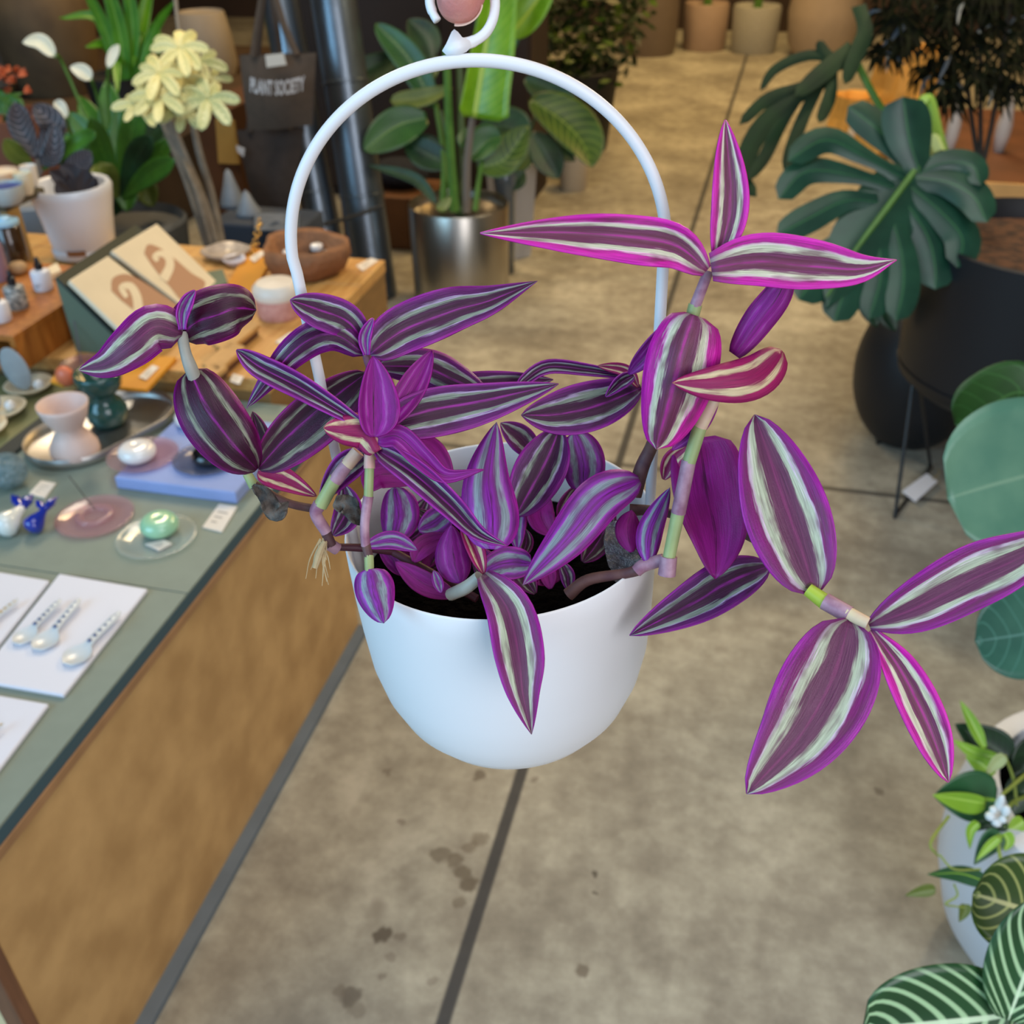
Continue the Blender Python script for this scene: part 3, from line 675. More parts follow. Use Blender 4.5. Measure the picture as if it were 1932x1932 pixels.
# orange crate with bottles
orange = M('orange_stained_wood', 'b5702c', .45, var=.3, vs=6, stretch=(10, 10, 1.5), h2='97561c')
kb = W(46, 703); hz = hsolve(kb, 634)
far = Z(128, 556, hz); t = thing('orange_crate', (kb.x-.2, (kb.y+far.y)/2, WZ), 'orange stained wooden crate carrying dropper bottles', 'crate')
cx0 = kb.x-.42; tk = .014; y0_, y1_ = kb.y, far.y+.16
obj('crate_top', B().box(cx0, kb.x, y0_, y1_, hz-tk, hz), orange, t, smooth=False, bevel=.0015)
obj('crate_side', B().box(kb.x-tk, kb.x-.001, y0_+.001, y1_, WZ+.0004, hz-tk), orange, t, smooth=False)
obj('crate_side', B().box(cx0, cx0+tk, y0_+.001, y1_, WZ+.0004, hz-tk), orange, t, smooth=False)
obj('crate_back', B().box(cx0+tk, kb.x-tk, y1_-tk, y1_, WZ+.0004, hz-tk), orange, t, smooth=False)
obj('crate_bottom', B().box(cx0+tk, kb.x-tk, y0_+.001, y1_-tk, WZ+.0004, WZ+tk), orange, t, smooth=False)
CZ = hz+.0004
labw = M('white_label', 'dcdce2', .5, var=.05); dropb = M('black_cap', '15161a', .35); speck = M('speckled_label', 'b9b7b0', .45, var=.8, vs=110, h2='4d5556')
def bottle(bpx, ty, hw, mb, label, cap=.42, neck=.32, name='dropper_bottle', capm=None, cat='bottle', group='bottles on the orange crate', z=None):
    zz = CZ if z is None else z
    c = Z(*bpx, zz); top = hsolve(c, ty); h_ = top-zz; r = hw*px(c); bh = h_*(1-cap)
    th = thing(name, c, label, cat, group)
    obj('body', B().lathe([(0, 0), (r*.94, 0), (r, .002), (r, bh-.004), (r*.9, bh), (r*neck, bh+.004), (0, bh+.004)], c, 24), mb, th)
    obj('cap', B().lathe([(0, bh+.003), (r*neck*1.25, bh+.003), (r*neck*1.25, bh+h_*cap*.55), (r*neck*.7, bh+h_*cap*.6), (r*neck*.65, h_-.003), (r*neck*.4, h_), (0, h_)], c, 18), capm or dropb, th); return th
bt = bottle((84, 545), 485, 18, labw, 'white dropper bottle with faint lettering, farthest right on the orange crate')
lt = B(); c = Z(84, 545, CZ); rr = 18*px(c)*1.015
for i in range(3):
    z0_ = .016-.0045*i; rows = [[c+Vector((rr*math.cos(a), rr*math.sin(a), z0_+dz)) for a in [-1.9+.1*j for j in range(9-2*i)]] for dz in (0, .0016)]
    lt.grid(rows)
obj('lettering', lt, M('label_ink', '50525a', .6), bt)
bottle((36, 580), 510, 19, speck, 'dropper bottle with a speckled grey label at the middle of the orange crate')
bottle((4, 604), 545, 19, labw, 'white-labelled bottle standing at the left photo edge on the orange crate')
c = Z(37, 515, CZ); tag(obj('round_candle', B().lathe([(0, 0), (.6*17*px(c), 0), (17*px(c), .006), (17*px(c), .017), (12*px(c), .024), (0, .025)], c, 28), M('beige_wax', 'b08f66', .6), auto=False), 'round beige candle between the bottles on the orange crate', 'candle')
mauve = M('mauve_glass', '8d7280', .2); amber = M('amber_glass', '3a2614', .12, coat=.5)
bottle((4, 528), 430, 17, mauve, 'tall mauve bottle at the left edge behind the speckled bottle', name='tall_bottle', cap=.3)
bottle((30, 492), 408, 25, amber, 'dark amber jar with a pale blue lid behind the candle', cap=.2, neck=.8, capm=M('pale_blue_lid', '9cc4da', .3), name='amber_jar', cat='jar')
o = obj('folded_card', B().prism([Z(x, y, CZ+.0003) for x, y in [(82, 520), (110, 505), (118, 520), (92, 530)]], (0, 0, .012)), M('cream_paper', 'e6d3b0', .7), smooth=False); tag(o, 'small folded cream card beside the white dropper bottle', 'card')
# white planter with dark plant
pw = M('white_ceramic', 'd9dbdf', .35, coat=.2)
bpx = (164, 480); c = W(*bpx)
t = thing('white_planter', c, 'white ceramic planter on a saucer with a small almost black plant', 'plant')
b = B(); lathe_px(b, bpx, WZ+.0004, [(0, None), (48, None), (57, 474), (59, 464), (57, 461), (0, 461)], 40); obj('saucer', b, pw, t)
b = B(); lathe_px(b, bpx, WZ+.0004, [(0, 466), (53, 466), (57, 455), (66, 400), (74, 364), (76, 352), (72, 345), (64, 347), (60, 360), (58, 385), (0, 385)], 48); obj('pot', b, pw, t)
leather = M('leather_tag', '9a6f4c', .6, var=.2)
b = B(); zt = WZ+.045
tp = [(150, 446), (178, 458), (186, 470), (158, 460)]
cc = W(*bpx); rr = 58.5*px(cc)
rows = [[cc+Vector((rr*math.cos(a)*k_, rr*math.sin(a)*k_, zz)) for a in (-1.5, -1.3, -1.1, -.95)] for zz, k_ in ((.022, 1.02), (.036, 1.05))]
obj('leather_tag', b.grid(rows), leather, t, solid=.0015)
dk = M('near_black_leaf', '1d1018', .45)
ts = hsolve(c, 372); dpl = dep((c.x, c.y, ts))
for pts, wl_, wr_ in [([(150, 375), (125, 345), (92, 322)], 16, 18), ([(150, 375), (140, 330), (112, 312)], 18, 16), ([(152, 378), (160, 345), (160, 318)], 18, 18), ([(150, 378), (120, 362), (108, 340)], 14, 14), ([(155, 376), (172, 350), (182, 335)], 12, 12)]:
    leaf(t, dk, pts, wl_, wr_, dpl, dpl-.03, peak=.55, bw=.3)
# postcard rack
C_, D_ = Z(412, 546, WZ+.012), Z(250, 664, WZ+.012)
A_ = Y(106, 522, D_.y); B_ = Y(256, 424, C_.y)
nrm = (C_-B_).cross(A_-B_).normalized()
if nrm.z < 0: nrm = -nrm
grn = M('dark_green_board', '24302a', .6); grn2 = M('sage_board', '5a6a58', .6)
t = thing('postcard_rack', (D_.x, (C_.y+D_.y)/2, WZ), 'tilted dark green rack holding cream postcards with brown swirls', 'rack')
obj('back_board', B().prism([A_, B_, C_, D_], nrm*-.006), grn, t, smooth=False)
dn = Vector((0, 0, 1))
low = lambda q: Vector((q.x, q.y, WZ+.0004))
obj('side_wall', B().prism([A_-nrm*.0065, D_-nrm*.0065, low(D_), low(A_)], (0, .006, 0)), grn2, t, smooth=False)
obj('side_wall', B().prism([B_-nrm*.0065, C_-nrm*.0065, low(C_), low(B_)], (0, -.006, 0)), grn2, t, smooth=False)
obj('front_lip', B().prism([D_-nrm*.006, C_-nrm*.006, C_+nrm*.012, D_+nrm*.012], (C_-B_).normalized()*.005), grn2, t, smooth=False)
def onrack(x, y, off=0.):
    r = ray(x, y); tt = (A_+nrm*off-CAM).dot(nrm)/r.dot(nrm); return CAM+r*tt
cream_p = M('cream_postcard', 'dccfb2', .6, var=.06, vs=15); pbr = M('swirl_brown', 'a98165', .6); edgep = M('postcard_edges', 'cfc8b8', .7, var=.3, vs=200)
def postcards(pts, sw, curl, lab):
    c = [onrack(x, y, .0008) for x, y in pts]
    o = obj('postcard_stack', B().prism(c, nrm*.011), cream_p, smooth=False, bevel=.0025); tag(o, lab, 'postcards', 'postcard stacks in the green rack')
    b = B().fan([onrack(p.x, p.y, .0124) for p in crom([(x, y, 0) for x, y in sw], 40)])
    obj('swirl_print', b, pbr, o, smooth=False)
    b = B(); q = crom([(x, y, 0) for x, y in curl], 30); rows = [[], [], []]
    for i, p in enumerate(q):
        tn = (q[min(i+1, 30)]-q[max(i-1, 0)]).normalized(); w_ = 9.5*(1-.6*i/30)
        for s, rw in zip((-1, 0, 1), rows): rw.append(onrack(p.x-tn.y*w_*s, p.y+tn.x*w_*s, .0128))
    obj('swirl_scroll', b.grid(rows), cream_p, o, smooth=False)
postcards([(126, 536), (200, 489), (352, 608), (262, 668)], [(210, 548), (212, 526), (232, 517), (256, 523), (300, 552), (345, 590), (310, 622), (290, 616), (262, 592), (228, 566)], [(262, 592), (258, 560), (246, 540), (230, 542), (236, 556), (240, 560)], 'front stack of cream postcards with a brown swirl in the green rack')
postcards([(206, 480), (292, 428), (408, 540), (356, 596)], [(272, 478), (278, 462), (294, 464), (320, 480), (360, 514), (388, 536), (352, 572), (320, 540), (305, 524), (286, 500)], [(308, 528), (320, 504), (318, 486), (304, 478), (292, 484), (298, 492)], 'rear stack of cream postcards with a brown swirl, nearer the gift boxes')
# mustard envelopes
must = M('mustard_paper', 'd8921a', .6, var=.08)
def flat(name, pts, z, th, m, label, cat, group=None):
    o = obj(name, quad_slab(B(), pts, z+.0004, th), m, smooth=False, bevel=.0008); return tag(o, label, cat, group)
flat('mustard_book', [(216, 736), (258, 676), (334, 680), (278, 742)], WZ, .008, must, 'mustard yellow booklet with a white tag, in front of the postcard rack', 'booklet', 'mustard booklets')
price([(262, 712), (288, 690), (300, 694), (276, 718)], WZ+.009, 'white tag on the front mustard booklet')
flat('mustard_book', [(416, 566), (470, 470), (520, 482), (470, 570)], WZ, .008, must, 'mustard yellow booklet behind the round pink jar', 'booklet', 'mustard booklets')
price([(470, 488), (492, 474), (502, 478), (480, 496)], WZ+.009, 'white tag on the mustard booklet behind the pink jar')
flat('mustard_book', [(96, 724), (104, 712), (130, 722), (120, 732)], WZ, .006, must, 'corner of a mustard booklet by the orange crate foot', 'booklet', 'mustard booklets')
# pink jar
bpx = (528, 594); c = W(*bpx)
t = thing('pink_jar', c, 'round pink jar with a frosted white lid on the oak table', 'jar')
b = B(); lathe_px(b, bpx, WZ+.0004, [(0, None), (38, None), (41, 588), (43, 556), (0, 556)], 40); obj('jar_body', b, M('pink_salt_ceramic', 'd3a096', .6, var=.15, vs=80, h2='c48a80'), t)
b = B(); lathe_px(b, bpx, WZ+.0004, [(0, 557), (44, 557), (46, 550), (44, 540), (36, 532), (0, 529)], 40); obj('lid', b, M('frosted_white_lid', 'dcd2c4', .4), t)
# brown basket with small jars
bpx = (580, 516); c = W(*bpx)
bw_ = M('crinkled_brown', '8f5f3c', .75, var=.35, vs=30, bump=.6, bs=60)
b = B(); lathe_px(b, bpx, WZ+.0004, [(0, None), (50, None), (66, 505), (78, 478), (76, 454), (66, 462), (58, 490), (0, 500)], 44, wob=lambda a, z: .06*math.sin(3*a+1)+.05*math.sin(5*a)+.12*max(0, z)*math.sin(2*a+2)*4)
bk_ = obj('brown_bowl', b, bw_, auto=False); tag(bk_, 'crumpled brown paper bowl holding small white-lidded black jars', 'bowl')
for i, (x, y) in enumerate([(548, 490), (600, 478), (622, 492)]):
    cc = Z(x, y+8, WZ+.024); r = 15*px(cc)
    th = thing('small_jar', cc, ['left black jar with white lid in the crumpled brown bowl', 'black jar with white lid at the back of the crumpled brown bowl', 'right black jar with white lid in the crumpled brown bowl'][i], 'jar', 'small jars in the brown bowl')
    obj('jar_body', B().lathe([(0, 0), (r, 0), (r, .022), (0, .022)], cc, 20), dropb, th)
    obj('lid', B().lathe([(0, .0221), (r*.8, .0221), (r*.8, .032), (r*.6, .035), (0, .035)], cc, 20), whiteg, th)
price([(672, 502), (700, 488), (714, 492), (684, 512)], WZ, 'white price tag near the far right corner of the oak table')
price([(520, 646), (548, 628), (562, 634), (536, 652)], WZ, 'white price tag in front of the pink jar')
price([(440, 706), (460, 712), (452, 726), (434, 720)], WZ, 'white price tag at the front right of the oak table')
# trinket dish with gold chain, small boxes, brushes
c = W(428, 486); r = 44*px(c)
tag(obj('trinket_dish', B().lathe([(0, 0), (r*.6, 0), (r*.95, .014), (r, .022), (r*.94, .022), (r*.7, .01), (0, .008)], c, 32, wob=lambda a, z: .07*math.sin(4*a)), M('white_speckled_ceramic', 'b9aa9c', .3, var=.35, vs=60), auto=False), 'scalloped pale dish behind the postcard rack', 'dish')
c = W(444, 500); r = 22*px(c)
tag(obj('small_bowl', B().lathe([(0, 0), (r*.6, 0), (r, .014), (r*.95, .02), (r*.8, .012), (0, .006)], c, 28), M('lavender_white', 'd6d3dc', .3), auto=False), 'small white bowl beside the scalloped dish', 'bowl')
th = thing('gold_chain', Z(470, 470, WZ+.003), 'heap of gold chain by the scalloped dish', 'necklace')
gold = M('gold', 'd0a860', .25, metal=1.0); b = B()
for i in range(26):
    q = W(474+i*.9+random.uniform(-5, 5), 492-i*1.9+random.uniform(-4, 4)); b.ball(q+Vector((0, 0, .004+.0015*i)), .0042, n=10)
obj('links', b, gold, th)
flat('gift_box', [(388, 536), (424, 530), (434, 556), (402, 566)], WZ, .03, grn2, 'small sage green gift box right of the postcard rack', 'box')
flat('pink_card', [(404, 588), (422, 556), (436, 562), (420, 596)], WZ, .004, M('blush_card', 'd9b7ac', .6), 'blush pink card lying by the sage gift box', 'card')
brw = M('beech', 'c99a5c', .5, var=.2, vs=20)
brs = M('bristles', '6b4326', .9, var=.5, vs=150)
for i, (pts, lab) in enumerate([([(402, 668), (470, 622), (494, 632), (432, 684)], 'wooden brush farthest back in the row by the pink jar'), ([(384, 708), (436, 664), (468, 674), (416, 722)], 'middle wooden brush in front of the pink jar'), ([(362, 734), (404, 704), (434, 712), (394, 744)], 'wooden brush nearest the front edge of the oak table')]):
    a = [W(x, y) for x, y in pts]; m_ = sum(a, Vector())/4
    th = thing('wooden_brush', m_, lab, 'brush', 'wooden brushes on the oak table')
    obj('brush_back', B().prism([q+Vector((0, 0, .0145)) for q in a], (0, 0, .011)), brw, th, smooth=False, bevel=.003)
    obj('bristles', B().prism([m_.lerp(q, .86)+Vector((0, 0, .0005)) for q in a], (0, 0, .014)), brs, th, smooth=False)
# pink glass dish and coral holder at the crate foot
c = W(155, 690); dish(c, 40*px(c), glass('rose_glass', 'f0d4cc', .25), 'rose glass dish behind the green hourglass vessel')
b = B().tube([c+Vector((0, 0, .005)), Z(140, 605, WZ+.07)], .0009, 6); tag(obj('incense_stick', b, M('violet_incense', '6a5568', .8)), 'violet incense stick standing in the rose glass dish', 'incense stick')
c = W(128, 728); b = B().ball(c+Vector((0, 0, .021)), .021, sc=(.95, .7, 1.0)); tag(obj('coral_holder', b, coral, auto=False), 'coral orange rounded holder beside the green hourglass vessel', 'incense holder')
# bowls on a riser at the far left
rz = .80
ra_ = Z(8, 388, rz); t = thing('wooden_riser', (ra_.x-.2, ra_.y+.1, WZ), 'tall plain wooden riser under the glazed bowls at the left edge', 'riser')
obj('riser_top', B().box(ra_.x-.42, ra_.x+.0, ra_.y, ra_.y+.15, rz-.016, rz), M('dusk_board', '4c4430', .6), t, smooth=False, bevel=.002)
obj('riser_side', B().box(ra_.x-.018, ra_.x-.002, ra_.y+.002, ra_.y+.05, WZ+.0004, rz-.016), M('dusty_ply', 'a8894e', .6, var=.2, vs=8), t, smooth=False)
obj('riser_side', B().box(ra_.x-.418, ra_.x-.402, ra_.y+.002, ra_.y+.048, WZ+.0004, rz-.016), brw, t, smooth=False)
def bowl(bpx, hw, ty, mo, mi_, lab):
    c = Z(*bpx, rz+.0004); r = hw*px(c); h_ = hsolve(c, ty)-c.z
    t = thing('glazed_bowl', c, lab, 'bowl', 'glazed bowls on the riser')
    obj('bowl_body', B().lathe([(0, 0), (r*.6, 0), (r*.92, h_*.35), (r, h_*.95), (r*.97, h_), (r*.93, h_*.95), (r*.8, h_*.4), (r*.5, h_*.2), (0, h_*.18)], c, 36), [mo], t)
    obj('glaze', B().lathe([(r*.91, h_*.86), (r*.5, h_*.83), (0, h_*.83)], c, 36), mi_, t)
gw, cobalt = M('grey_white_glaze', 'a9b0ae', .3), M('cobalt_glaze', '3a4488', .2)
bowl((18, 384), 34, 348, gw, cobalt, 'grey bowl with a cobalt blue inside on the riser, nearest the crate')
bowl((8, 356), 34, 322, M('peach_glaze', 'd9b390', .3), M('cream_inside', 'e6d6bd', .3), 'peach glazed bowl behind the cobalt blue bowl')
bowl((52, 366), 17, 325, M('ivory_glaze', 'd8cfb4', .3), M('ivory_inside', 'e4dcc4', .3), 'small ivory cup right of the peach bowl')
bowl((62, 352), 15, 312, M('milk_glaze', 'ded5c8', .3), M('milk_inside', 'e8dfd2', .3), 'small milky cup at the back of the riser')
# ================================================================== plants and pots around the shop
def greenleaf(name, h, h2, rib, rough=.35, veins=14, vw=.1, vein=None, ribw=.03, slope=.55, var=.25):
    m, k, p = base(name)
    uv = k.add('ShaderNodeSeparateXYZ', {0: k.add('ShaderNodeUVMap').outputs[0]}); u, v = uv.outputs[0], uv.outputs[1]
    t = k.math('ABSOLUTE', k.math('MULTIPLY', k.math('SUBTRACT', u, .5), 2.0))
    co = k.add('ShaderNodeTexCoord').outputs['Object']
    nz = k.add('ShaderNodeTexNoise', {'Vector': co, 'Scale': 14.0, 'Detail': 4.0}).outputs['Fac']
    col = k.mix(k.add('ShaderNodeMapRange', {0: nz, 1: .35, 2: .65}).outputs[0], rgb(h), rgb(h2))
    if veins:
        ph = k.math('SUBTRACT', k.math('MULTIPLY', v, float(veins)), k.math('MULTIPLY', k.math('POWER', t, 1.35), slope*veins*.35))
        fr = k.math('ABSOLUTE', k.math('SUBTRACT', k.math('FRACT', ph), .5))
        f = k.add('ShaderNodeMapRange', {0: fr, 1: vw*.5, 2: vw, 3: 1., 4: 0.}).outputs[0]
        f = k.math('MULTIPLY', f, k.add('ShaderNodeMapRange', {0: t, 1: .8, 2: 1.0, 3: 1., 4: 0.2}).outputs[0])
        col = k.mix(k.math('MULTIPLY', f, .85 if vein else .3), col, rgb(vein or rib))
    col = k.mix(k.add('ShaderNodeMapRange', {0: t, 1: ribw*.6, 2: ribw, 3: .9, 4: 0.}).outputs[0], col, rgb(rib))
    k.l.new(col, p.inputs['Base Color']); p.inputs['Roughness'].default_value = rough
    return m
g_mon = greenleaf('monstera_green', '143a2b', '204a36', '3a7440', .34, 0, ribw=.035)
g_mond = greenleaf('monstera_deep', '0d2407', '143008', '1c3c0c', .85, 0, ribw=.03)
g_bop = greenleaf('paradise_leaf', '1f4a24', '2d5c2c', '6f8f3a', .35, 16, .12)
g_bopb = greenleaf('paradise_bright', '5d8f12', '78a81f', 'a9c04a', .3, 16, .12, ribw=.12)
g_dark = greenleaf('dark_foliage', '16301c', '234626', '345a34', .4, 8, .1)
g_cal = greenleaf('striped_calathea', '2c4712', '3a5816', '7a9038', .4, 10, .1, '647a2e')
g_calp = greenleaf('pinstripe_calathea', '2e3136', '3a363a', '5f4f50', .4, 9, .13, '8e8184')
g_lily = greenleaf('peace_lily', '35601f', '477a28', '5f9034', .35, 12, .1)
g_olive = greenleaf('olive_leaf', '50601f', '66742c', '8a9445', .4, 14, .16)
g_palm = greenleaf('palm_leaf', '3f7f0c', '57951a', '7fb030', .4, 0, ribw=.1)
g_spath = greenleaf('white_spathe', 'e2dcc0', 'ece6d0', 'c8c496', .5, 0)
g_scheff = greenleaf('cream_schefflera', 'd0c67e', 'dcd59a', 'bfb96a', .45, 6, .12, 'b3b878')
g_scheff2 = greenleaf('mottled_schefflera', 'a8ad72', 'c9c894', '8f9a5c', .45, 6, .14, '8b9a5e')
g_fig = greenleaf('grey_green_leaf', '527f68', '668f74', '7a9c80', .35, 0, .12)
g_figd = greenleaf('fig_leaf_dark', '1f4518', '2b5720', '3f6c30', .4, 7, .08, '33622a')
g_figb = greenleaf('fig_leaf_blue', '2b5a4c', '3b6c5a', '58867a', .35, 8, .08, '467a6a')
g_phil = greenleaf('philodendron_leaf', '2e5e3a', '28562f', '8cba3a', .35, 0, ribw=.1)
g_phill = greenleaf('philodendron_lime', '7fa82a', '94bb3c', 'a9cc55', .35, 0, ribw=.1)
g_zeb = greenleaf('zebra_leaf', '1d4020', '24502a', 'd6ecc4', .3, 7, .21, 'b4d8a4', ribw=.06, slope=1.2)
g_zeb2 = greenleaf('zebra_leaf_olive', '2c4214', '35500f', 'c8c284', .35, 7, .15, 'a8ac62', ribw=.06, slope=1.2)
g_brnz = M('bronze_foliage', '0a0b09', .9, var=.4, vs=40, h2='151a0c', spec=.04); g_blu = M('blue_grey_needle', '3a4a58', .6)
stemg = M('petiole_green', '4f7a2c', .45, var=.2, vs=30); stemd = M('petiole_dark', '39502a', .5); stemv = M('petiole_violet', '6a6158', .5); wood_s = M('grey_trunk', '83796a', .7, var=.3, vs=30); lime = M('lime_petiole', '93b84a', .4)
def pot(name, bpx, z0, stops, m, label, cat='planter', group=None, soilz=None, n=40, wob=None):
    c = Z(bpx[0], bpx[1], z0); t = thing(name, c, label, cat, group)
    b = B(); lathe_px(b, bpx, z0+.0005, stops, n, wob=wob); obj('pot', b, m, t, auto=True); return t
def lv(t, mt_, pts, wl, wr, d0, d1=None, name='leaf', **k):
    return leaf(t, mt_, pts, wl, wr, d0, d1 if d1 else d0, name=name, thick=.0008, **k)
def stem(t, pts, m, name='stem', n=6): return tubepx(t, name, pts, m, n)
# --- steel planter with bird of paradise
bp = (872, 566); c = Z(*bp, 0); dS = dep(c)
steel2 = M('spun_steel', 'b9b3a8', .3, metal=1.0, var=.12, vs=4)
t = pot('bird_of_paradise', bp, 0, [(0, None), (88, None), (89, 560), (95, 385), (93, 382), (90, 386), (86, 400), (0, 402)], steel2, 'tall bird of paradise plant in a brushed steel cylinder planter', 'plant')
cz = hsolve(c, 392); d1 = dep((c.x, c.y, cz))-.02
for pts, m in [([(858, 400, d1, 10), (848, 250, d1-.1, 9), (842, 90, d1-.2, 7)], stemg), ([(880, 402, d1, 8), (882, 300, d1-.05, 8), (893, 215, d1-.1, 7)], stemv), ([(835, 400, d1, 8), (838, 300, d1, 7), (822, 195, d1, 5)], stemg),
               ([(845, 396, d1, 6), (856, 320, d1, 5), (832, 210, d1, 4)], stemd), ([(896, 398, d1, 6), (905, 330, d1, 5), (915, 280, d1, 4)], stemg), ([(868, 402, d1, 9), (872, 330, d1+.05, 8), (868, 120, d1+.05, 7)], stemd)]: stem(t, pts, m)
lv(t, g_bopb, [(893, 222), (908, 130), (926, 20), (950, -120)], 26, 60, d1-.12, d1-.3, peak=.25, tip=.4, bw=.8, fold=.5)
lv(t, g_bopb, [(960, 70), (1004, 14), (1060, -70)], 34, 30, d1-.1, d1-.2, peak=.4, fold=.4)
lv(t, g_bop, [(938, 110), (942, 40), (930, -60)], 46, 40, d1+.1, d1, peak=.4, fold=.3)
lv(t, g_bop, [(818, 200), (772, 112), (708, 44)], 28, 28, d1, d1-.05, peak=.5, tip=.6, bw=.3)
lv(t, g_olive, [(852, 165), (795, 184), (736, 190)], 18, 18, d1-.02, peak=.6, tip=.5)
lv(t, g_bop, [(806, 222), (748, 238), (686, 284)], 40, 36, d1-.02, d1-.06, peak=.5, tip=.7, bw=.3)
lv(t, g_dark, [(852, 312), (805, 290), (760, 264)], 30, 30, d1, peak=.5)
lv(t, g_dark, [(845, 300), (800, 278), (770, 300)], 26, 26, d1+.05, peak=.5)
lv(t, g_bop, [(886, 300), (918, 268), (946, 258)], 34, 24, d1-.02, peak=.5, tip=.5)
lv(t, g_bop, [(888, 282), (880, 262), (878, 240)], 18, 18, d1, peak=.5)
lv(t, g_cal, [(900, 318), (952, 300), (998, 236)], 40, 30, d1, peak=.5)
lv(t, g_dark, [(905, 240), (960, 240), (1000, 262)], 40, 30, d1+.1, peak=.5)
lv(t, g_dark, [(824, 386), (782, 338), (694, 311)], 10, 12, d1-.02, peak=.5)
lv(t, g_olive, [(850, 372), (836, 388), (822, 392)], 10, 10, d1-.1, peak=.5)
lv(t, g_dark, [(760, 100), (690, 130), (616, 152)], 36, 24, d1+.1, d1+.05, peak=.5)
lv(t, g_dark, [(815, 110), (800, 70), (770, 36)], 30, 30, d1+.15, peak=.5)
lv(t, g_olive, [(842, 130), (822, 120), (818, 150)], 12, 12, d1, peak=.5)
# --- tall white tapered planter with broad striped leaves
bp = (966, 480); c = Z(*bp, 0); dW = dep(c)
whm = M('white_planter_plain', 'c5c2c0', .5, var=.06)
t = pot('tall_white_planter', bp, 0, [(0, None), (36, None), (37, 475), (50, 308), (47, 306), (44, 316), (0, 318)], whm, 'tall tapered white planter with broad striped leaves behind the steel planter', 'plant', n=4)
cz = hsolve(c, 312); d2 = dep((c.x, c.y, cz))-.05
for q in [(985, 250), (1010, 260), (960, 260)]: stem(t, [(968, 320, d2, 5), ((968+q[0])/2, 285, d2, 4), (q[0], q[1]-40, d2-.05, 3)], stemd)
lv(t, g_cal, [(1000, 188), (1058, 226), (1098, 268), (1118, 316)], 52, 34, d2-.1, d2-.2, peak=.45, tip=.75)
lv(t, g_dark, [(1004, 250), (1030, 292), (1054, 338)], 32, 30, d2-.1, peak=.5)
lv(t, g_dark, [(990, 150), (1040, 170), (1096, 230)], 30, 34, d2, peak=.5)
lv(t, g_dark, [(1020, 262), (1060, 286), (1086, 304)], 14, 14, d2, peak=.5)
lv(t, g_cal, [(950, 318), (980, 300), (1000, 270)], 24, 24, d2-.1, peak=.5)
lv(t, g_dark, [(935, 335), (970, 340), (990, 322)], 20, 20, d2-.12, peak=.5)
lv(t, g_figb, [(1010, 200), (1040, 180), (1060, 150)], 24, 20, d2+.1, peak=.5)
t = pot('small_white_planter', (1082, 355), 0, [(0, None), (25, None), (26, 352), (28, 292), (26, 290), (24, 298), (0, 300)], M('ivory_pot', 'b8ab98', .5, var=.08), 'small off-white pot on the floor under the drooping striped leaf', 'planter')
# grey ball vase and low crate left of the steel planter
bp = (955, 470); 
t = tag(obj('grey_ball_vase', (lambda b: (lathe_px(b, (955, 513), 0, [(0, None), (16, None), (18, 420), (19, 365), (22, 340), (18, 318), (10, 311), (0, 312)], 28), b)[1])(B()), M('grey_glaze_dark', '4a5560', .15, coat=.6), auto=False), 'grey glazed ball topped vase between the steel and white planters', 'vase')
cr = Z(740, 470, 0); zz = hsolve(cr, 372)
tag(obj('low_crate', B().box(cr.x-.22, cr.x+.16, cr.y, cr.y+.3, 0, zz), M('crate_brown', '6b4526', .6, var=.25, vs=9), smooth=False, bevel=.006), 'low brown wooden crate on the floor left of the steel planter', 'crate')
b = B().ball(Vector((cr.x+.0, cr.y+.16, zz+.062)), .1, sc=(1.3, 1, .6))
tag(obj('navy_cushion', b, M('navy_cloth', '1f2533', .9, var=.3, vs=20), auto=False), 'dark navy cushion lying on the low brown crate', 'cushion')
cbx = Y(1000, 300, 4.75).x  # cabinet added to fill the shadowed area behind the planter with dark brown
t = thing('shade_cabinet', (cbx-.6, 4.95, 0), 'tall dark brown cabinet added to darken the area behind the steel planter', 'cabinet')
dcb = M('shade_cabinet_brown', '2b1c14', .7, var=.3, vs=4)
obj('cabinet_body', B().box(cbx-1.23, cbx, 4.77, 5.15, 0, 2.6), dcb, t, smooth=False)
for i in range(3): obj('door', B().box(cbx-1.22+.405*i, cbx-1.22+.405*i+.4, 4.745, 4.769, .05, 2.55), dcb, t, smooth=False)
# --- galvanised pipes leaning by the oak table
galv = M('galvanised_steel', '7d8790', .32, metal=.85, var=.25, vs=5, bump=.05)
def pipe(p0, y0, p1, y1, hw, lab):
    a, c = Y(p0[0], p0[1], y0), Y(p1[0], p1[1], y1); r = hw/F*dep(a)
    a = a+(a-c)*(a.z/(c.z-a.z)) if c.z > a.z else a
    b = B(); n = (c-a); L = n.length
    b.tube([a, a+n*.3, a+n*.302, a+n*.308, a+n*.31, a+n*.62, a+n*.622, a+n*.628, a+n*.63, c], [r, r, r*1.06, r*1.06, r, r, r*1.06, r*1.06, r, r], 28)
    tag(obj('leaning_pipe', b, galv, auto=True), lab, 'pipe', 'leaning galvanised pipes')
pipe((702, 500), 3.55, (612, -120), 3.75, 40, 'right galvanised pipe leaning behind the oak table corner')
pipe((618, 480), 3.55, (506, -120), 3.8, 33, 'left galvanised pipe partly hidden by the brown tote bags')
q = [(580, 432), (610, 424), (640, 416), (680, 404), (722, 388)]
tag(obj('binding_cord', B().tube([Y(x, y, 3.42) for x, y in q], .008, 6), M('dark_cord', '3a3630', .8)), 'dark cord tied round the two galvanised pipes', 'cord')
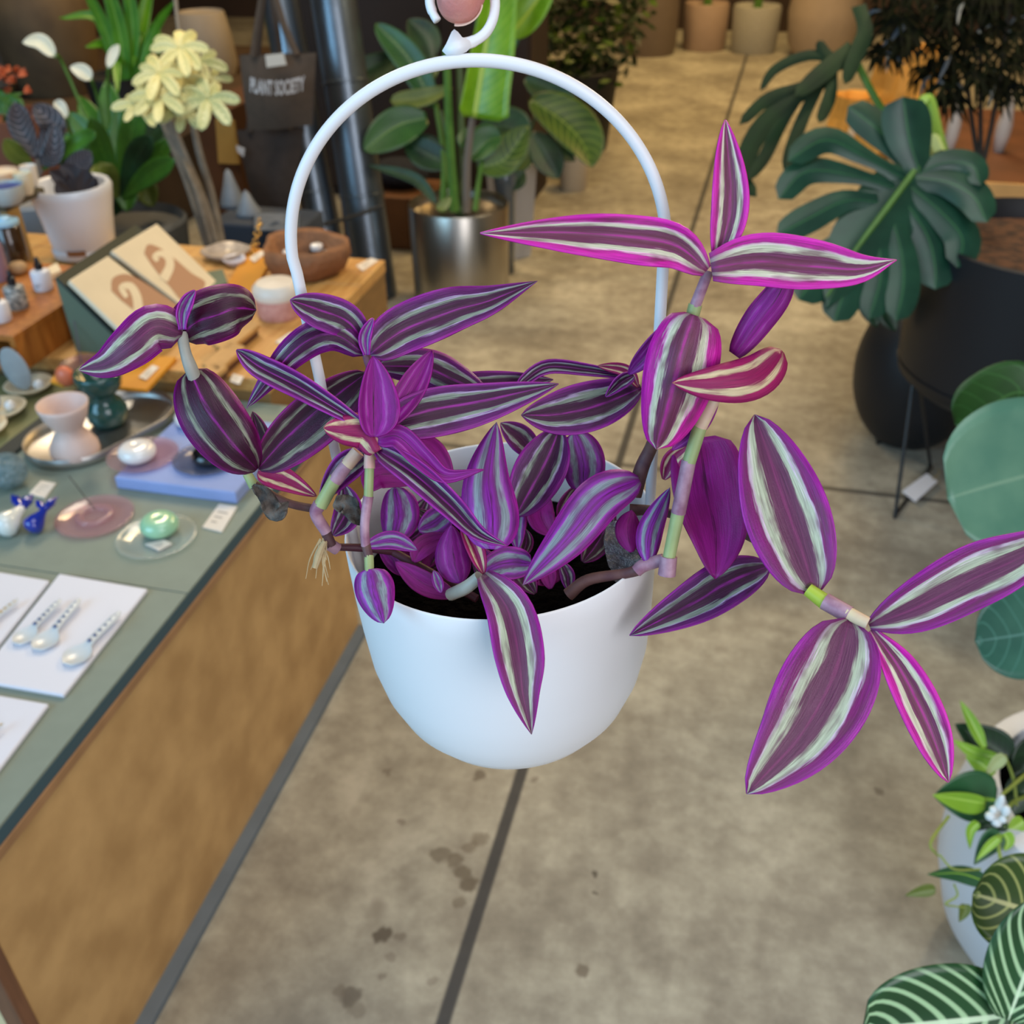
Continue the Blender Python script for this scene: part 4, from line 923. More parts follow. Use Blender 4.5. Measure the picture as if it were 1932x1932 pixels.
# --- tote bags
tote = M('brown_canvas', '55483d', .95, var=.15, vs=40, bump=.2, bs=200); tote2 = M('dark_brown_canvas', '453b36', .95, var=.2, vs=30, bump=.2, bs=200)
wht = M('print_white', 'c9c6c6', .8)
def totebag(pts, yy, m, lab, straps, sag=.03):
    tl, tr, br, bl = [Y(x, y, yy) for x, y in pts]
    t = thing('tote_bag', (bl+br)/2, lab, 'tote bag', 'brown tote bags')
    rows = []
    for side in (0, 1):
        for i in range(9):
            v = i/8 if side == 0 else 1-i/8; row = []
            for j in range(9):
                u = j/8; p_ = tl.lerp(tr, u).lerp(bl.lerp(br, u), v)
                bul = math.sin(math.pi*u)**.6*(.012+.03*math.sin(math.pi*min(1, v*.95))) + .006*math.sin(9*u+3*v)
                row.append(p_+Vector((0, -bul if side == 0 else bul*.6+.004, 0)))
            rows.append(row)
    obj('bag_body', B().grid(rows), m, t)
    for s in straps: obj('strap', B().tube([Y(x, y, yy+dy) for x, y, dy in s], [.012]*len(s), 6), m, t)
    return t
ty = 3.3
tb = totebag([(452, 104), (596, 100), (590, 236), (470, 246)], ty, tote, 'upper brown tote bag with white curved lettering and a white paper tag', [[(478, 106, -.02), (486, 50, -.01), (500, -40, 0)], [(560, 104, -.02), (536, 50, -.01), (508, -40, 0)]])
obj('paper_tag', B().prism([Y(x, y, ty-.052) for x, y in [(501, 104), (535, 100), (541, 122), (504, 127)]], (0, -.003, 0)), M('tag_white', 'd9d2c6', .7), tb, smooth=False)
tx = bpy.data.curves.new('lettering', 'FONT'); tx.body = 'PLANT SOCIETY'; tx.size = 1; tx.extrude = 0; tx.offset = .035
to = bpy.data.objects.new('tmp', tx); COL.objects.link(to)
dg = bpy.context.evaluated_depsgraph_get(); me = bpy.data.meshes.new_from_object(to.evaluated_get(dg)); bpy.data.objects.remove(to)
xs = [v.co.x for v in me.vertices]; ys = [v.co.y for v in me.vertices]; x0, x1 = min(xs), max(xs); yh = max(ys)
lb = B()
for v in me.vertices:
    u = (v.co.x-x0)/(x1-x0); h_ = v.co.y/yh
    lb.v.append(Y(472+103*u, 170-27*h_+ (1-(2*u-1)**2)*8 + (2-3*u), ty-.06-.012*math.sin(math.pi*u)))
lb.f = [tuple(p.vertices) for p in me.polygons]; lb.m = [0]*len(lb.f)
obj('lettering', lb, wht, tb, smooth=False)
tb2 = totebag([(446, 246), (574, 240), (554, 392), (482, 400)], ty+.1, tote2, 'lower dark brown tote bag hanging under the lettered one', [[(470, 250, -.02), (480, 150, .02), (500, -40, .04)], [(545, 246, -.02), (535, 150, .02), (508, -40, .04)]])
obj('side_print', B().prism([Y(x, y, ty+.03) for x, y in [(446, 274), (462, 280), (460, 296), (448, 286)]], (0, -.002, 0)), wht, tb2, smooth=False)
hk2 = Y(504, -42, ty+.02); tag(obj('hanging_rail', B().tube([hk2+Vector((-.5, 0, .012)), hk2+Vector((.35, 0, .012))], .012, 10), M('black_iron', '15161a', .4)), 'black rail from which the brown tote bags hang', 'rail')
# --- drawer box, boulders and cloth under the totes
db = Y(415, 312, 3.5); hz_ = 3.5
tz_ = Y(415, 205, 3.5).z
t = thing('open_box', (db.x, 3.6, 0), 'tall brown box with one tan front board behind the schefflera trunks', 'box')
xl, xr2 = Y(380, 310, 3.5).x, Y(452, 310, 3.5).x
bx_ = M('dark_stained_box', '5b3410', .6, var=.3, vs=6)
obj('box_body', B().box(xl, xr2, 3.5, 3.9, 0, tz_), bx_, t, smooth=False)
obj('front_board', B().prism([Y(x, y, 3.485) for x, y in [(406, 226), (440, 228), (450, 310), (412, 308)]], (0, .014, 0)), M('tan_front', 'b98f46', .55, var=.15, vs=8), t, smooth=False)
gcone = M('blue_grey_ceramic', '8d949c', .4, var=.25, vs=12)
lowt = Y(500, 420, 3.05)
tag(obj('low_stand', B().box(Y(395, 430, 3.0).x, Y(566, 430, 3.0).x, 3.0, 3.2, 0, Y(480, 425, 3.0).z), M('slate_cloth', '3d4552', .85, var=.3, vs=9), smooth=False, bevel=.01), 'low dark slate stand below the tote bags behind the oak table', 'stand')
lz = Y(480, 425, 3.0).z
for i, (x, y, hw, ty2, lab) in enumerate([(440, 388, 24, 318, 'taller grey cone on the slate stand by the trunks'), (470, 406, 24, 358, 'shorter grey cone in front on the slate stand')]):
    b = B(); lathe_px(b, (x, y), lz+.0005, [(0, None), (hw, None), (hw*.95, y-8), (hw*.6, (y+ty2)/2), (hw*.25, ty2+6), (0, ty2)], 24); tag(obj('ceramic_cone', b, gcone, auto=False), lab, 'ornament', 'grey ceramic cones')
cl = B(); rows = []
for i in range(13):
    rows.append([Z(480+i*7, 402+j*4, lz+.006+.012*abs(math.sin(i*.7+j))*(1-abs(j-4)/5)) for j in range(9)])
tag(obj('folded_cloth', cl.grid(rows), M('blue_grey_cloth', '66707f', .9, var=.3, vs=15), solid=.004), 'crumpled blue grey cloth on the slate stand', 'cloth')
# --- schefflera
t = thing('schefflera', Y(400, 420, 2.75), 'cream variegated schefflera with bare grey trunks behind the oak table', 'plant')
t.location.z = 0; ORG[t.name] = Vector(t.location); sx = t.location
obj('pot', B().lathe([(0, 0.0005), (.13, .0005), (.17, .3), (.165, .31), (.155, .28), (0, .27)], sx, 32), M('charcoal_pot', '2c2d2e', .6), t)
D3 = dep(Y(380, 300, 2.75))
for pts in [[(412, 470, D3, 8), (385, 380, D3, 7), (352, 300, D3, 7), (322, 225, D3-.05, 6)], [(400, 470, D3, 8), (370, 360, D3-.03, 7), (340, 290, D3, 6), (300, 200, D3-.05, 5)], [(420, 470, D3+.05, 9), (400, 370, D3+.05, 8), (372, 270, D3, 7), (352, 150, D3, 5), (338, 60, D3, 4), (328, -30, D3, 4)], [(392, 470, D3, 6), (350, 340, D3, 5), (305, 230, D3, 4)]]: stem(t, pts, wood_s, 'trunk')
random.seed(3)
for cx_, cy_, r_, n_, m_, dd in [(338, 92, 48, 8, g_scheff, -.15), (300, 140, 46, 7, g_scheff, -.2), (345, 150, 42, 7, g_scheff, -.12), (376, 118, 40, 6, g_scheff2, -.05), (300, 185, 52, 8, g_scheff, -.22), (392, 188, 56, 7, g_scheff2, -.2), (345, 205, 46, 7, g_scheff2, -.16), (262, 200, 40, 6, g_scheff, -.2), (400, 150, 36, 5, g_scheff2, -.05)]:
    for i in range(n_):
        a = 2*math.pi*i/n_+random.uniform(-.25, .25); L_ = r_*random.uniform(1.0, 1.4); ex, ey = cx_+L_*math.cos(a), cy_+L_*.72*math.sin(a)+L_*.15
        lv(t, m_, [(cx_, cy_), ((cx_+ex)/2, (cy_+ey)/2-L_*.1), (ex, ey)], L_*.19, L_*.19, D3+dd, D3+dd-.05*math.sin(a), peak=.6, tip=.55, n=10, m=4, fold=.3)
# --- display bench at back left with big pots and mixed plants
bench = M('dark_bench', '4a3826', .7, var=.25, vs=5)
BZ = .36
tag(obj('plant_bench', B().box(-4.6, -2.6, 3.95, 6.6, 0, BZ), bench, smooth=False), 'low wide dark wood bench under the big brown pot', 'bench')
brp = M('brown_clay', '6d5a40', .7, var=.2, vs=6, h2='574733')
t = pot('brown_clay_pot', (112, 172), BZ, [(0, None), (60, None), (82, 120), (95, 40), (92, -40), (80, -60), (0, -60)], brp, 'large round brown clay pot on the bench at upper left', 'planter')
t = pot('taupe_pot', (-12, 160), BZ, [(0, None), (40, None), (48, 90), (44, -10), (0, -12)], M('taupe_clay', '85786a', .7, var=.1), 'taupe pot cut by the left photo edge beside the brown clay pot', 'planter')
bp = (398, 140); bz2 = .5
t = pot('beige_planter', bp, BZ, [(0, None), (46, None), (53, 118), (50, 70), (43, 24), (41, 21), (38, 26), (0, 28)], M('beige_stone_planter', '9c9284', .7, var=.08), 'beige tapered planter behind the cream schefflera', 'planter')
t = thing('arching_palm', Y(235, 200, 4.3), 'bright green strappy palm at the upper left', 'plant'); t.location.z = BZ; ORG[t.name] = Vector(t.location)
obj('pot', B().lathe([(0, .0005), (.12, .0005), (.15, .26), (.14, .26), (.13, .24), (0, .23)], t.location, 28), M('black_nursery_pot', '1b1c1c', .6), t)
D4 = dep(Y(235, 150, 4.3))
for ex, ey, mx, my, w_ in [(110, 34, 190, 40, 9), (150, -40, 200, 60, 12), (190, -60, 225, 60, 16), (230, -70, 250, 50, 14), (290, -60, 265, 60, 14), (330, 0, 290, 60, 9), (160, 88, 205, 90, 9), (250, 130, 262, 60, 9), (300, 110, 290, 60, 8), (205, 90, 222, 70, 10), (285, 40, 275, 100, 9), (222, 180, 220, 110, 10)]:
    lv(t, g_palm, [(240, 190), (mx, my), (ex, ey)], w_, w_, D4, D4-random.uniform(.0, .3), peak=.5, n=12, m=4, fold=.4)
t = thing('peace_lily', Y(215, 330, 2.9), 'dark green peace lily with white spathes behind the white planter', 'plant'); t.location.z = 0; ORG[t.name] = Vector(t.location)
obj('pot', B().lathe([(0, .0005), (.16, .0005), (.2, .45), (.19, .46), (.18, .43), (0, .42)], t.location, 32), M('grey_nursery_pot', '55585a', .7), t)
D5 = dep(Y(215, 300, 2.9))
random.seed(11)
base_ = (225, 380)
for ex, ey, mx, my, w_, m_ in [(120, 250, 170, 300, 20, g_lily), (150, 180, 190, 270, 24, g_lily), (200, 150, 215, 260, 26, g_lily), (260, 170, 245, 270, 26, g_lily), (310, 220, 270, 290, 24, g_dark), (330, 300, 280, 330, 22, g_lily), (180, 355, 200, 330, 26, g_olive), (240, 400, 235, 340, 26, g_lily), (290, 390, 265, 350, 24, g_olive), (150, 320, 185, 320, 20, g_olive), (105, 300, 150, 310, 18, g_dark), (200, 240, 215, 300, 26, g_lily), (285, 255, 255, 300, 24, g_dark), (170, 220, 195, 290, 22, g_lily), (250, 230, 240, 300, 24, g_lily), (130, 210, 175, 270, 20, g_lily), (320, 260, 285, 310, 20, g_lily), (225, 200, 225, 300, 22, g_lily), (270, 320, 250, 330, 22, g_dark), (210, 410, 220, 370, 22, g_dark)]:
    dz = random.uniform(-.15, .2)
    lv(t, m_, [base_, (mx, my), (ex, ey)], w_, w_, D5+.1, D5+dz, peak=.62, tip=.8, n=14, m=6, fold=.35, bw=.05)
for p0, p1, p2, w_, sp_ in [((103, 106), (76, 78), (42, 80), 15, (122, 128)), ((172, 150), (155, 134), (132, 126), 14, (185, 190)), ((125, 222), (112, 200), (102, 192), 12, (140, 260)), ((204, 128), (214, 100), (224, 84), 10, (205, 200))]:
    lv(t, g_spath, [p0, p1, p2], w_, w_, D5-.1, D5-.12, name='spathe', peak=.45, tip=.8, n=12, m=6, fold=.5)
    stem(t, [(p0[0], p0[1], D5-.1, 3), (sp_[0], sp_[1], D5, 3), (220, 360, D5+.1, 3)], stemg)
t = thing('pinstripe_calathea', Y(60, 330, 2.65), 'dark pinstriped calathea at the left edge above the glazed bowls', 'plant'); t.location.z = 0; ORG[t.name] = Vector(t.location)
obj('pot', B().lathe([(0, .0005), (.12, .0005), (.15, .6), (.14, .61), (.13, .58), (0, .57)], t.location, 28), M('pale_grey_pot', '8b8d90', .6), t)
D6 = dep(Y(60, 280, 2.65))
for pts, w_, m_ in [([(70, 300), (40, 240), (28, 192)], 24, g_calp), ([(72, 300), (100, 240), (62, 196)], 26, g_calp), ([(75, 310), (100, 290), (104, 230)], 20, g_calp), ([(110, 330), (145, 310), (172, 286)], 22, g_calp), ([(80, 320), (150, 265), (180, 250)], 16, g_lily), ([(60, 310), (30, 290), (8, 262)], 18, g_olive)]:
    lv(t, m_, pts, w_, w_, D6, D6-.08, peak=.55, tip=.7, n=14, m=6, fold=.35)
    stem(t, [(pts[0][0], pts[0][1], D6, 3), (68, 345, D6, 3), (62, 380, D6, 3)], stemv)
t = thing('orange_flowering_plant', Y(10, 200, 3.2), 'orange red flowering plant at the left photo edge', 'plant'); t.location.z = 0; ORG[t.name] = Vector(t.location)
obj('pot', B().lathe([(0, .0005), (.12, .0005), (.14, .7), (.13, .7), (.12, .67), (0, .66)], t.location, 24), M('clay_small', '7a4a34', .7), t)
D7 = dep(Y(10, 160, 3.2)); orm = M('orange_petal', 'b5532c', .6, var=.2, vs=30)
for i in range(14):
    x, y = random.uniform(-20, 52), random.uniform(132, 182); lv(t, orm, [(x, y), (x+6, y-6), (x+random.uniform(-16, 16), y+random.uniform(-14, 6))], 8, 8, D7, D7-.04, name='petal', peak=.5, n=6, m=4)
for i in range(8): lv(t, g_lily, [(10, 215), (random.uniform(-30, 40), 195), (random.uniform(-40, 50), random.uniform(165, 205))], 9, 9, D7+.03, peak=.5, n=8, m=4)
stem(t, [(10, 215, D7+.03, 5), (10, 260, D7+.1, 5), (10, 320, D7+.1, 5)], stemd)
# --- shrub behind, right of the hoop
t = thing('dark_shrub', Y(1080, 240, 5.9), 'dense dark green shrub behind the hoop on the right', 'shrub'); t.location.z = 0; ORG[t.name] = Vector(t.location); sl = Vector(t.location)
obj('pot', B().lathe([(0, .0005), (.2, .0005), (.25, .42), (.24, .43), (.22, .4), (0, .39)], sl, 32), M('black_tub', '141516', .6), t)
b = B(); random.seed(5)
for i in range(2600):
    a, e = random.uniform(0, 6.283), random.uniform(-1, 1); rr = random.uniform(.35, 1)**.5
    ctr = sl+Vector((.46*rr*math.cos(a)*math.sqrt(1-e*e), .46*rr*math.sin(a)*math.sqrt(1-e*e), 1.02+.78*rr*e))
    d_ = Vector((random.uniform(-1, 1), random.uniform(-1, 1), random.uniform(-.7, .6))).normalized(); s_ = d_.orthogonal().normalized(); L_ = random.uniform(.05, .085)
    b.grid([[ctr-s_*.004, ctr+s_*.004], [ctr+d_*L_*.5-s_*L_*.24, ctr+d_*L_*.5+s_*L_*.24], [ctr+d_*L_-s_*.001, ctr+d_*L_+s_*.001]], 0 if random.random() < .8 else 1)
obj('foliage', b, [M('shrub_green', '23380f', .45, var=.4, vs=7, h2='15240c'), M('shrub_light', '56701a', .45)], t, smooth=False, auto=False)
stem(t, [(1080, 330, dep(sl+Vector((0, 0, .5))), 6), (1080, 250, dep(sl+Vector((0, 0, .8))), 5)], wood_s, 'trunk')
# --- row of pots at the back
for nm, bp, st_, m_, lab in [('dark_taupe_pot', (1222, 100), [(0, None), (48, None), (52, 80), (54, 10), (52, -60), (0, -62)], M('dark_taupe', '6f6152', .7, var=.08), 'large dark taupe pot at the left end of the back row'),
                             ('blush_pot', (1327, 92), [(0, None), (38, None), (40, 85), (42, 8), (40, 4), (37, 10), (0, 14)], M('blush_clay', 'a18a76', .7, var=.08), 'blush beige cylinder pot in the back row beside the speckled white one'),
                             ('speckled_white_pot', (1420, 97), [(0, None), (40, None), (42, 88), (45, 14), (43, 9), (40, 16), (0, 20)], M('speckled_white', 'a9a697', .7, var=.3, vs=150), 'speckled white cylinder pot in the back row'),
                             ('round_beige_pot', (1545, 104), [(0, None), (48, None), (62, 80), (68, 20), (60, -50), (0, -54)], M('warm_beige', 'ab9880', .7, var=.08), 'large rounded beige pot at the right end of the back row')]:
    t = pot(nm, bp, 0, st_, m_, lab, 'planter', 'pots in the back row')
    if nm in ('blush_pot', 'speckled_white_pot'):
        c = Z(*bp, 0); zt = hsolve(c, 18); b = B()
        obj('trunk', B().tube([Vector((c.x, c.y, zt)), Vector((c.x+.02, c.y, zt+.6))], [.035, .025], 8), stemg, t)
# --- monstera plants on the right
def lobes(t, m, lst, d, web=None, name='leaf', dz=.05, wk=1.08):
    b = B()
    for pts, w_, kw in lst: leafB(b, pts, w_*wk, w_*wk, d, d-dz*random.uniform(-.4, 1), n=14, m=6, **{**dict(peak=.55, tip=.38, bw=.9, fold=-.22), **kw})
    f = b.f[3]; nn = (b.v[f[1]]-b.v[f[0]]).cross(b.v[f[3]]-b.v[f[0]])
    return obj(name, b, m, t)
black = M('black_planter', '14171c', .5, spec=.4); 
# stand and pot
foot = Z(1688, 976, 0); 
legt = hsolve(foot, 752)
t = thing('monstera', (Z(1860, 800, 0)+Vector((.12, 0, 0))), 'monstera with large split leaves in a black bowl planter on a wire stand', 'plant')
pc = Y(1905, 650, 2.62); 
pcx = Vector((Y(1915, 700, 2.56).x, 2.56, 0)); zb = legt-.005
for _ in range(4):
    rb2 = 212/F*dep((pcx.x, pcx.y, zb)); zb = hsolve(Vector((pcx.x-rb2*.8, pcx.y-rb2*.5, 0)), 758)
dm = dep((pcx.x, pcx.y, zb)); rb2 = 212/F*dm
zt = hsolve(pcx, 446)
obj('planter', B().lathe([(0, zb), (rb2*.86, zb), (rb2*.98, zb+.03), (rb2, zb+.055), (rb2*.985, zb+.056), (rb2*.985, zb+.062), (rb2*1.0, zb+.063), (rb2*1.04, zt), (rb2*1.02, zt+.004), (rb2*.99, zt-.01), (rb2*.97, zt-.05), (0, zt-.05)], pcx*1.0, 56), black, t)
obj('soil', B().lathe([(0, zt-.038), (rb2*.5, zt-.036), (rb2*.965, zt-.045), (rb2*.96, zt-.049)], pcx, 40), M('bark_soil', '5a3a24', .95, var=.6, vs=40, h2='2a1a10', bump=.8, bs=60), t)
wire = M('black_wire', '17191b', .45)
cpx = pcx
for fa, side in [((1688, 976), None), ((1752, 880), None)]:
    pass
def hair(b, A, Bf, top1, top2): b.tube(crom([top1, top1.lerp(A, .92), A, A.lerp(Bf, .08), A.lerp(Bf, .92), Bf, Bf.lerp(top2, .08), top2], 60), .0048, 8)
FA, FB, FC = Z(1688, 976, 0)+Vector((0, 0, .0055)), Z(1755, 884, 0)+Vector((0, 0, .0055)), Z(1836, 852, 0)+Vector((0, 0, .0055))
def onring(p, k=.9): 
    d_ = Vector((p.x-pcx.x, p.y-pcx.y, 0)).normalized(); return Vector((pcx.x, pcx.y, zb+.02))+d_*rb2*k
T1, T2 = X(1720, 756, FA.x+.03), None
tA = Y(1722, 752, FA.y+.06); tB = Y(1744, 790, FB.y)
def ringpt(px_):
    best = None
    for i in range(360):
        a = math.radians(i); q = Vector((pcx.x+rb2*.9*math.cos(a), pcx.y+rb2*.9*math.sin(a), zb+.01)); x_, y_, d_ = proj(q)
        e = abs(x_-px_)+(0 if q.y < pcx.y+.05 else 500)
        if best is None or e < best[0]: best = (e, q)
    return best[1]
b = B(); hair(b, FA, FB, ringpt(1722), ringpt(1738)+Vector((0, .05, 0))); obj('hairpin_leg', b, wire, t)
for ang in (.2, 2.2):
    d_ = Vector((math.cos(ang), math.sin(ang), 0)); e_ = Vector((-d_.y, d_.x, 0)); A_2 = Vector((pcx.x, pcx.y, .0055))+d_*rb2*1.05-e_*.1; B_2 = A_2+e_*.2
    b = B(); hair(b, A_2, B_2, onring(A_2, .93), onring(B_2, .93)); obj('hairpin_leg', b, wire, t)
lab_ = [Z(x, y, .012) for x, y in [(1702, 928), (1748, 895), (1768, 910), (1727, 948)]]
o = obj('price_tag', B().prism(lab_, (0, 0, .004)), M('tag_cool', 'e6eaf4', .6), smooth=False); tag(o, 'white price tag tied to the black wire plant stand', 'price tag', 'price tags on the tables')
o['group'] = ''; del o['group']
obj('string', B().tube([Z(1760, 904, .018), Z(1774, 892, .015), Z(1768, 884, .012)], .0015, 5), M('tag_string', 'a08a5c', .8), o)
dM = 2.28
mon = [([(1738, 332), (1716, 262), (1704, 182)], 44, dict(peak=.7)), ([(1722, 325), (1676, 262), (1600, 200)], 30, dict(peak=.72, tip=.35)), ([(1712, 340), (1625, 292), (1556, 264), (1486, 304)], 24, dict(peak=.72, tip=.4)),
       ([(1700, 358), (1604, 330), (1520, 324), (1468, 376)], 25, dict(peak=.74, tip=.4)), ([(1680, 385), (1600, 378), (1530, 410), (1464, 446)], 26, dict(peak=.7, tip=.4)), ([(1650, 430), (1585, 476), (1535, 530), (1506, 566)], 40, dict(peak=.6, tip=.5)),
       ([(1630, 460), (1600, 530), (1574, 608)], 36, dict(peak=.6)), ([(1730, 328), (1786, 306), (1836, 314), (1850, 350)], 24, dict(peak=.6)), ([(1728, 335), (1790, 344), (1838, 372), (1862, 420)], 32, dict(peak=.62)),
       ([(1715, 350), (1776, 400), (1816, 450), (1806, 505)], 33, dict(peak=.64)), ([(1700, 370), (1748, 440), (1764, 500), (1764, 546)], 34, dict(peak=.62)), ([(1680, 400), (1702, 480), (1704, 545), (1690, 606)], 30, dict(peak=.62)),
       ([(1655, 430), (1662, 520), (1640, 602)], 28, dict(peak=.62)), ([(1728, 322), (1670, 400), (1600, 490), (1560, 580)], 62, dict(peak=.35, tip=.9, bw=.3, fold=-.2)), ([(1742, 312), (1700, 380), (1650, 440)], 56, dict(peak=.45, tip=.7, bw=.4, fold=-.1))]
random.seed(2)
l1 = lobes(t, g_mon, mon, dM)
stem(t, [(1726, 322, dM-.03, 6), (1668, 400, dM-.04, 6), (1610, 478, dM-.04, 4), (1560, 560, dM-.03, 2)], stemg, 'midrib')
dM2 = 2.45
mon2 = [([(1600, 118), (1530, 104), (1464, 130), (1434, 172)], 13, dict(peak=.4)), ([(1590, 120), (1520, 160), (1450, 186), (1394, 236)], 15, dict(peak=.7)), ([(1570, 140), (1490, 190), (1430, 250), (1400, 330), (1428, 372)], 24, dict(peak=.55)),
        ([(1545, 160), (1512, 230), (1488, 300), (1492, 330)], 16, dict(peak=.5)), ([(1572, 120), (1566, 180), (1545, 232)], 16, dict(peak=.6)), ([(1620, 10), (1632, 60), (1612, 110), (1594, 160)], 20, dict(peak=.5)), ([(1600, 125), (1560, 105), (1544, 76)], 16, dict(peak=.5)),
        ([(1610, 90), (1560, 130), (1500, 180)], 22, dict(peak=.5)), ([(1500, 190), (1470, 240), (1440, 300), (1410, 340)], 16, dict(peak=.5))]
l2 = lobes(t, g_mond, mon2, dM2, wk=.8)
stem(t, [(1612, 110, dM2, 7), (1660, 200, dM2+.02, 7), (1745, 320, dM2+.05, 8), (1850, 470, dM2+.15, 9), (1885, 520, dM2+.3, 9)], stemg, 'petiole')
stem(t, [(1738, 200, dM+.1, 13), (1752, 190, dM+.1, 12), (1768, 250, dM+.12, 11), (1782, 305, dM+.15, 12), (1810, 420, dM+.25, 10), (1860, 520, dM+.4, 9)], lime, 'petiole')
stem(t, [(1728, 318, dM, 8), (1760, 330, dM+.05, 8), (1830, 430, dM+.2, 8), (1870, 520, dM+.4, 8)], stemg, 'petiole')
stem(t, [(1770, 290, dM+.05, 14), (1760, 262, dM+.06, 12), (1785, 325, dM+.06, 12)], M('pale_sheath', 'a9bf7c', .5), 'sheath')
# black globe planter behind
bp = (1704, 826); t = pot('black_globe_planter', bp, 0, [(0, None), (44, None)]+[(118*math.sqrt(max(0, 1-((q_-690)/150)**2)), q_) for q_ in range(818, 562, -8)]+[(58, 562), (56, 572), (0, 580)], black, 'round black globe planter on the floor left of the wire stand', 'planter')
t['label'] = 'round black globe planter on the floor half behind the wire stand'
for x in (-1, 1, 0): stem(t, [(1700+10*x, 590, 2.62, 5), (1690+22*x, 540, 2.6, 4), (1680+45*x, 500-abs(x)*-12, 2.56, 3)], stemd)
for pts, w_ in [([(1650, 520), (1640, 570), (1655, 618)], 22), ([(1690, 560), (1676, 590), (1690, 625)], 20), ([(1720, 540), (1740, 575), (1762, 600)], 22)]: lv(t, g_dark, pts, w_, w_, 2.52, peak=.5, n=10, m=4)
# --- dark spiky plant at upper right
t = thing('false_aralia', Y(1850, 200, 3.1), 'dark bronze thin-leaved plant hanging into the upper right corner', 'plant'); t.location.z = 0; ORG[t.name] = Vector(t.location); sl = Vector(t.location)
obj('pot', B().lathe([(0, .0005), (.15, .0005), (.19, .42), (.18, .43), (.16, .4), (0, .39)], sl, 32), M('umber_pot', '2a201a', .7), t)
D8 = dep(Y(1800, 90, 3.1))
for x in (1810, 1850, 1905): stem(t, [(1850, 330, D8+.15, 5), ((x+1850)/2, 200, D8+.1, 4), (x, 0, D8-.05, 4), (x, -90, D8-.1, 3)], M('umber_stem', '2b2620', .7), 'trunk')
random.seed(9); b = B(); b2 = B()
for i in range(120):
    cx_, cy_ = random.uniform(1655, 1950), random.uniform(-80, 185)
    if cx_ < 1720 and cy_ > 90: cy_ -= 80
    dd = D8+random.uniform(-.3, .25); n_ = random.randint(7, 9); a0 = random.uniform(0, 6.28)
    for j in range(n_):
        a = a0+6.283*j/n_; L_ = random.uniform(36, 66); ex, ey = cx_+L_*math.cos(a)*.75, cy_+L_*math.sin(a)*.55+L_*.55
        leafB(b2 if random.random() < .035 else b, [(cx_, cy_), ((cx_+ex)/2+random.uniform(-5, 5), (cy_+ey)/2-8), (ex, ey)], 3.6, 3.6, dd, dd-.06*math.sin(a), n=6, m=2, peak=.5, wav=.6)
for bb in (b, b2): bb.uv = {}
obj('foliage', b, g_brnz, t, auto=False); obj('foliage', b2, g_blu, t, auto=False)
# things behind it: low bench, crate, vases, paper bags
br2 = M('red_brown_timber', '6f4630', .6, var=.3, vs=6, stretch=(1, 1, 6))
pa = Z(1890, 346, .2); x0_ = Z(1738, 346, .2).x
t = thing('timber_platform', (pa.x+.3, pa.y+.6, 0), 'low red brown timber platform with a pale front plank at the right', 'platform')
obj('platform_top', B().box(x0_, x0_+2.2, pa.y+.021, pa.y+1.5, .17, .2), br2, t, smooth=False)
obj('platform_body', B().box(x0_+.01, x0_+2.19, pa.y+.03, pa.y+1.49, 0, .169), br2, t, smooth=False)
obj('front_plank', B().box(x0_, x0_+2.2, pa.y, pa.y+.02, .07, .2), M('pale_plank', 'd0a468', .5, var=.15, vs=8), t, smooth=False, bevel=.004)
whv = M('bone_white', 'c9bfb6', .5)
for x, y, hw, ty3, lab in [(1883, 286, 14, 170, 'right slender bone white vase below the dark foliage on the timber platform'), (1788, 292, 12, 185, 'left slender bone white vase beside the lime petiole')]:
    b = B(); c, pr = lathe_px(b, (x, y), .2, [(0, None), (hw*.7, None), (hw, 255), (hw*1.05, 235), (hw*.7, 205), (hw*.4, ty3), (0, ty3)], 20); tag(obj('slender_vase', b, whv, auto=False), lab, 'vase', 'slender white vases')
yb_ = M('yellow_kraft_paper', 'efb455', .7, var=.15, vs=10, bump=.4, bs=12)
for (x, y, hw, ty3, lab) in [(1600, 262, 42, 178, 'crumpled yellow paper bag on the floor left of the lime petiole'), (1690, 236, 60, 90, 'larger amber paper bag behind the dark thin foliage'), (1640, 300, 34, 240, 'low amber paper bag between the monstera lobes')]:
    b = B(); lathe_px(b, (x, y), 0, [(0, None), (hw*.9, None), (hw, y-20), (hw*.92, (y+ty3)/2), (hw*.98, ty3), (hw*.9, ty3+4), (0, y-6)], 24, wob=lambda a, z: .09*math.sin(4*a+z*9)+.05*math.sin(9*a+z*20))
    tag(obj('paper_bag', b, yb_, smooth=False, auto=False), lab, 'paper bag', 'amber paper bags')
b = B(); lathe_px(b, (1606, 284), 0, [(0, None), (10, None), (13, 250), (9, 232), (0, 230)], 18)
tag(obj('white_cup', b, M('white_cup_cream', 'e6d9c2', .4), auto=False), 'small white cup in front of the crumpled yellow paper bag', 'cup')  # plain pale cream cup, no emission
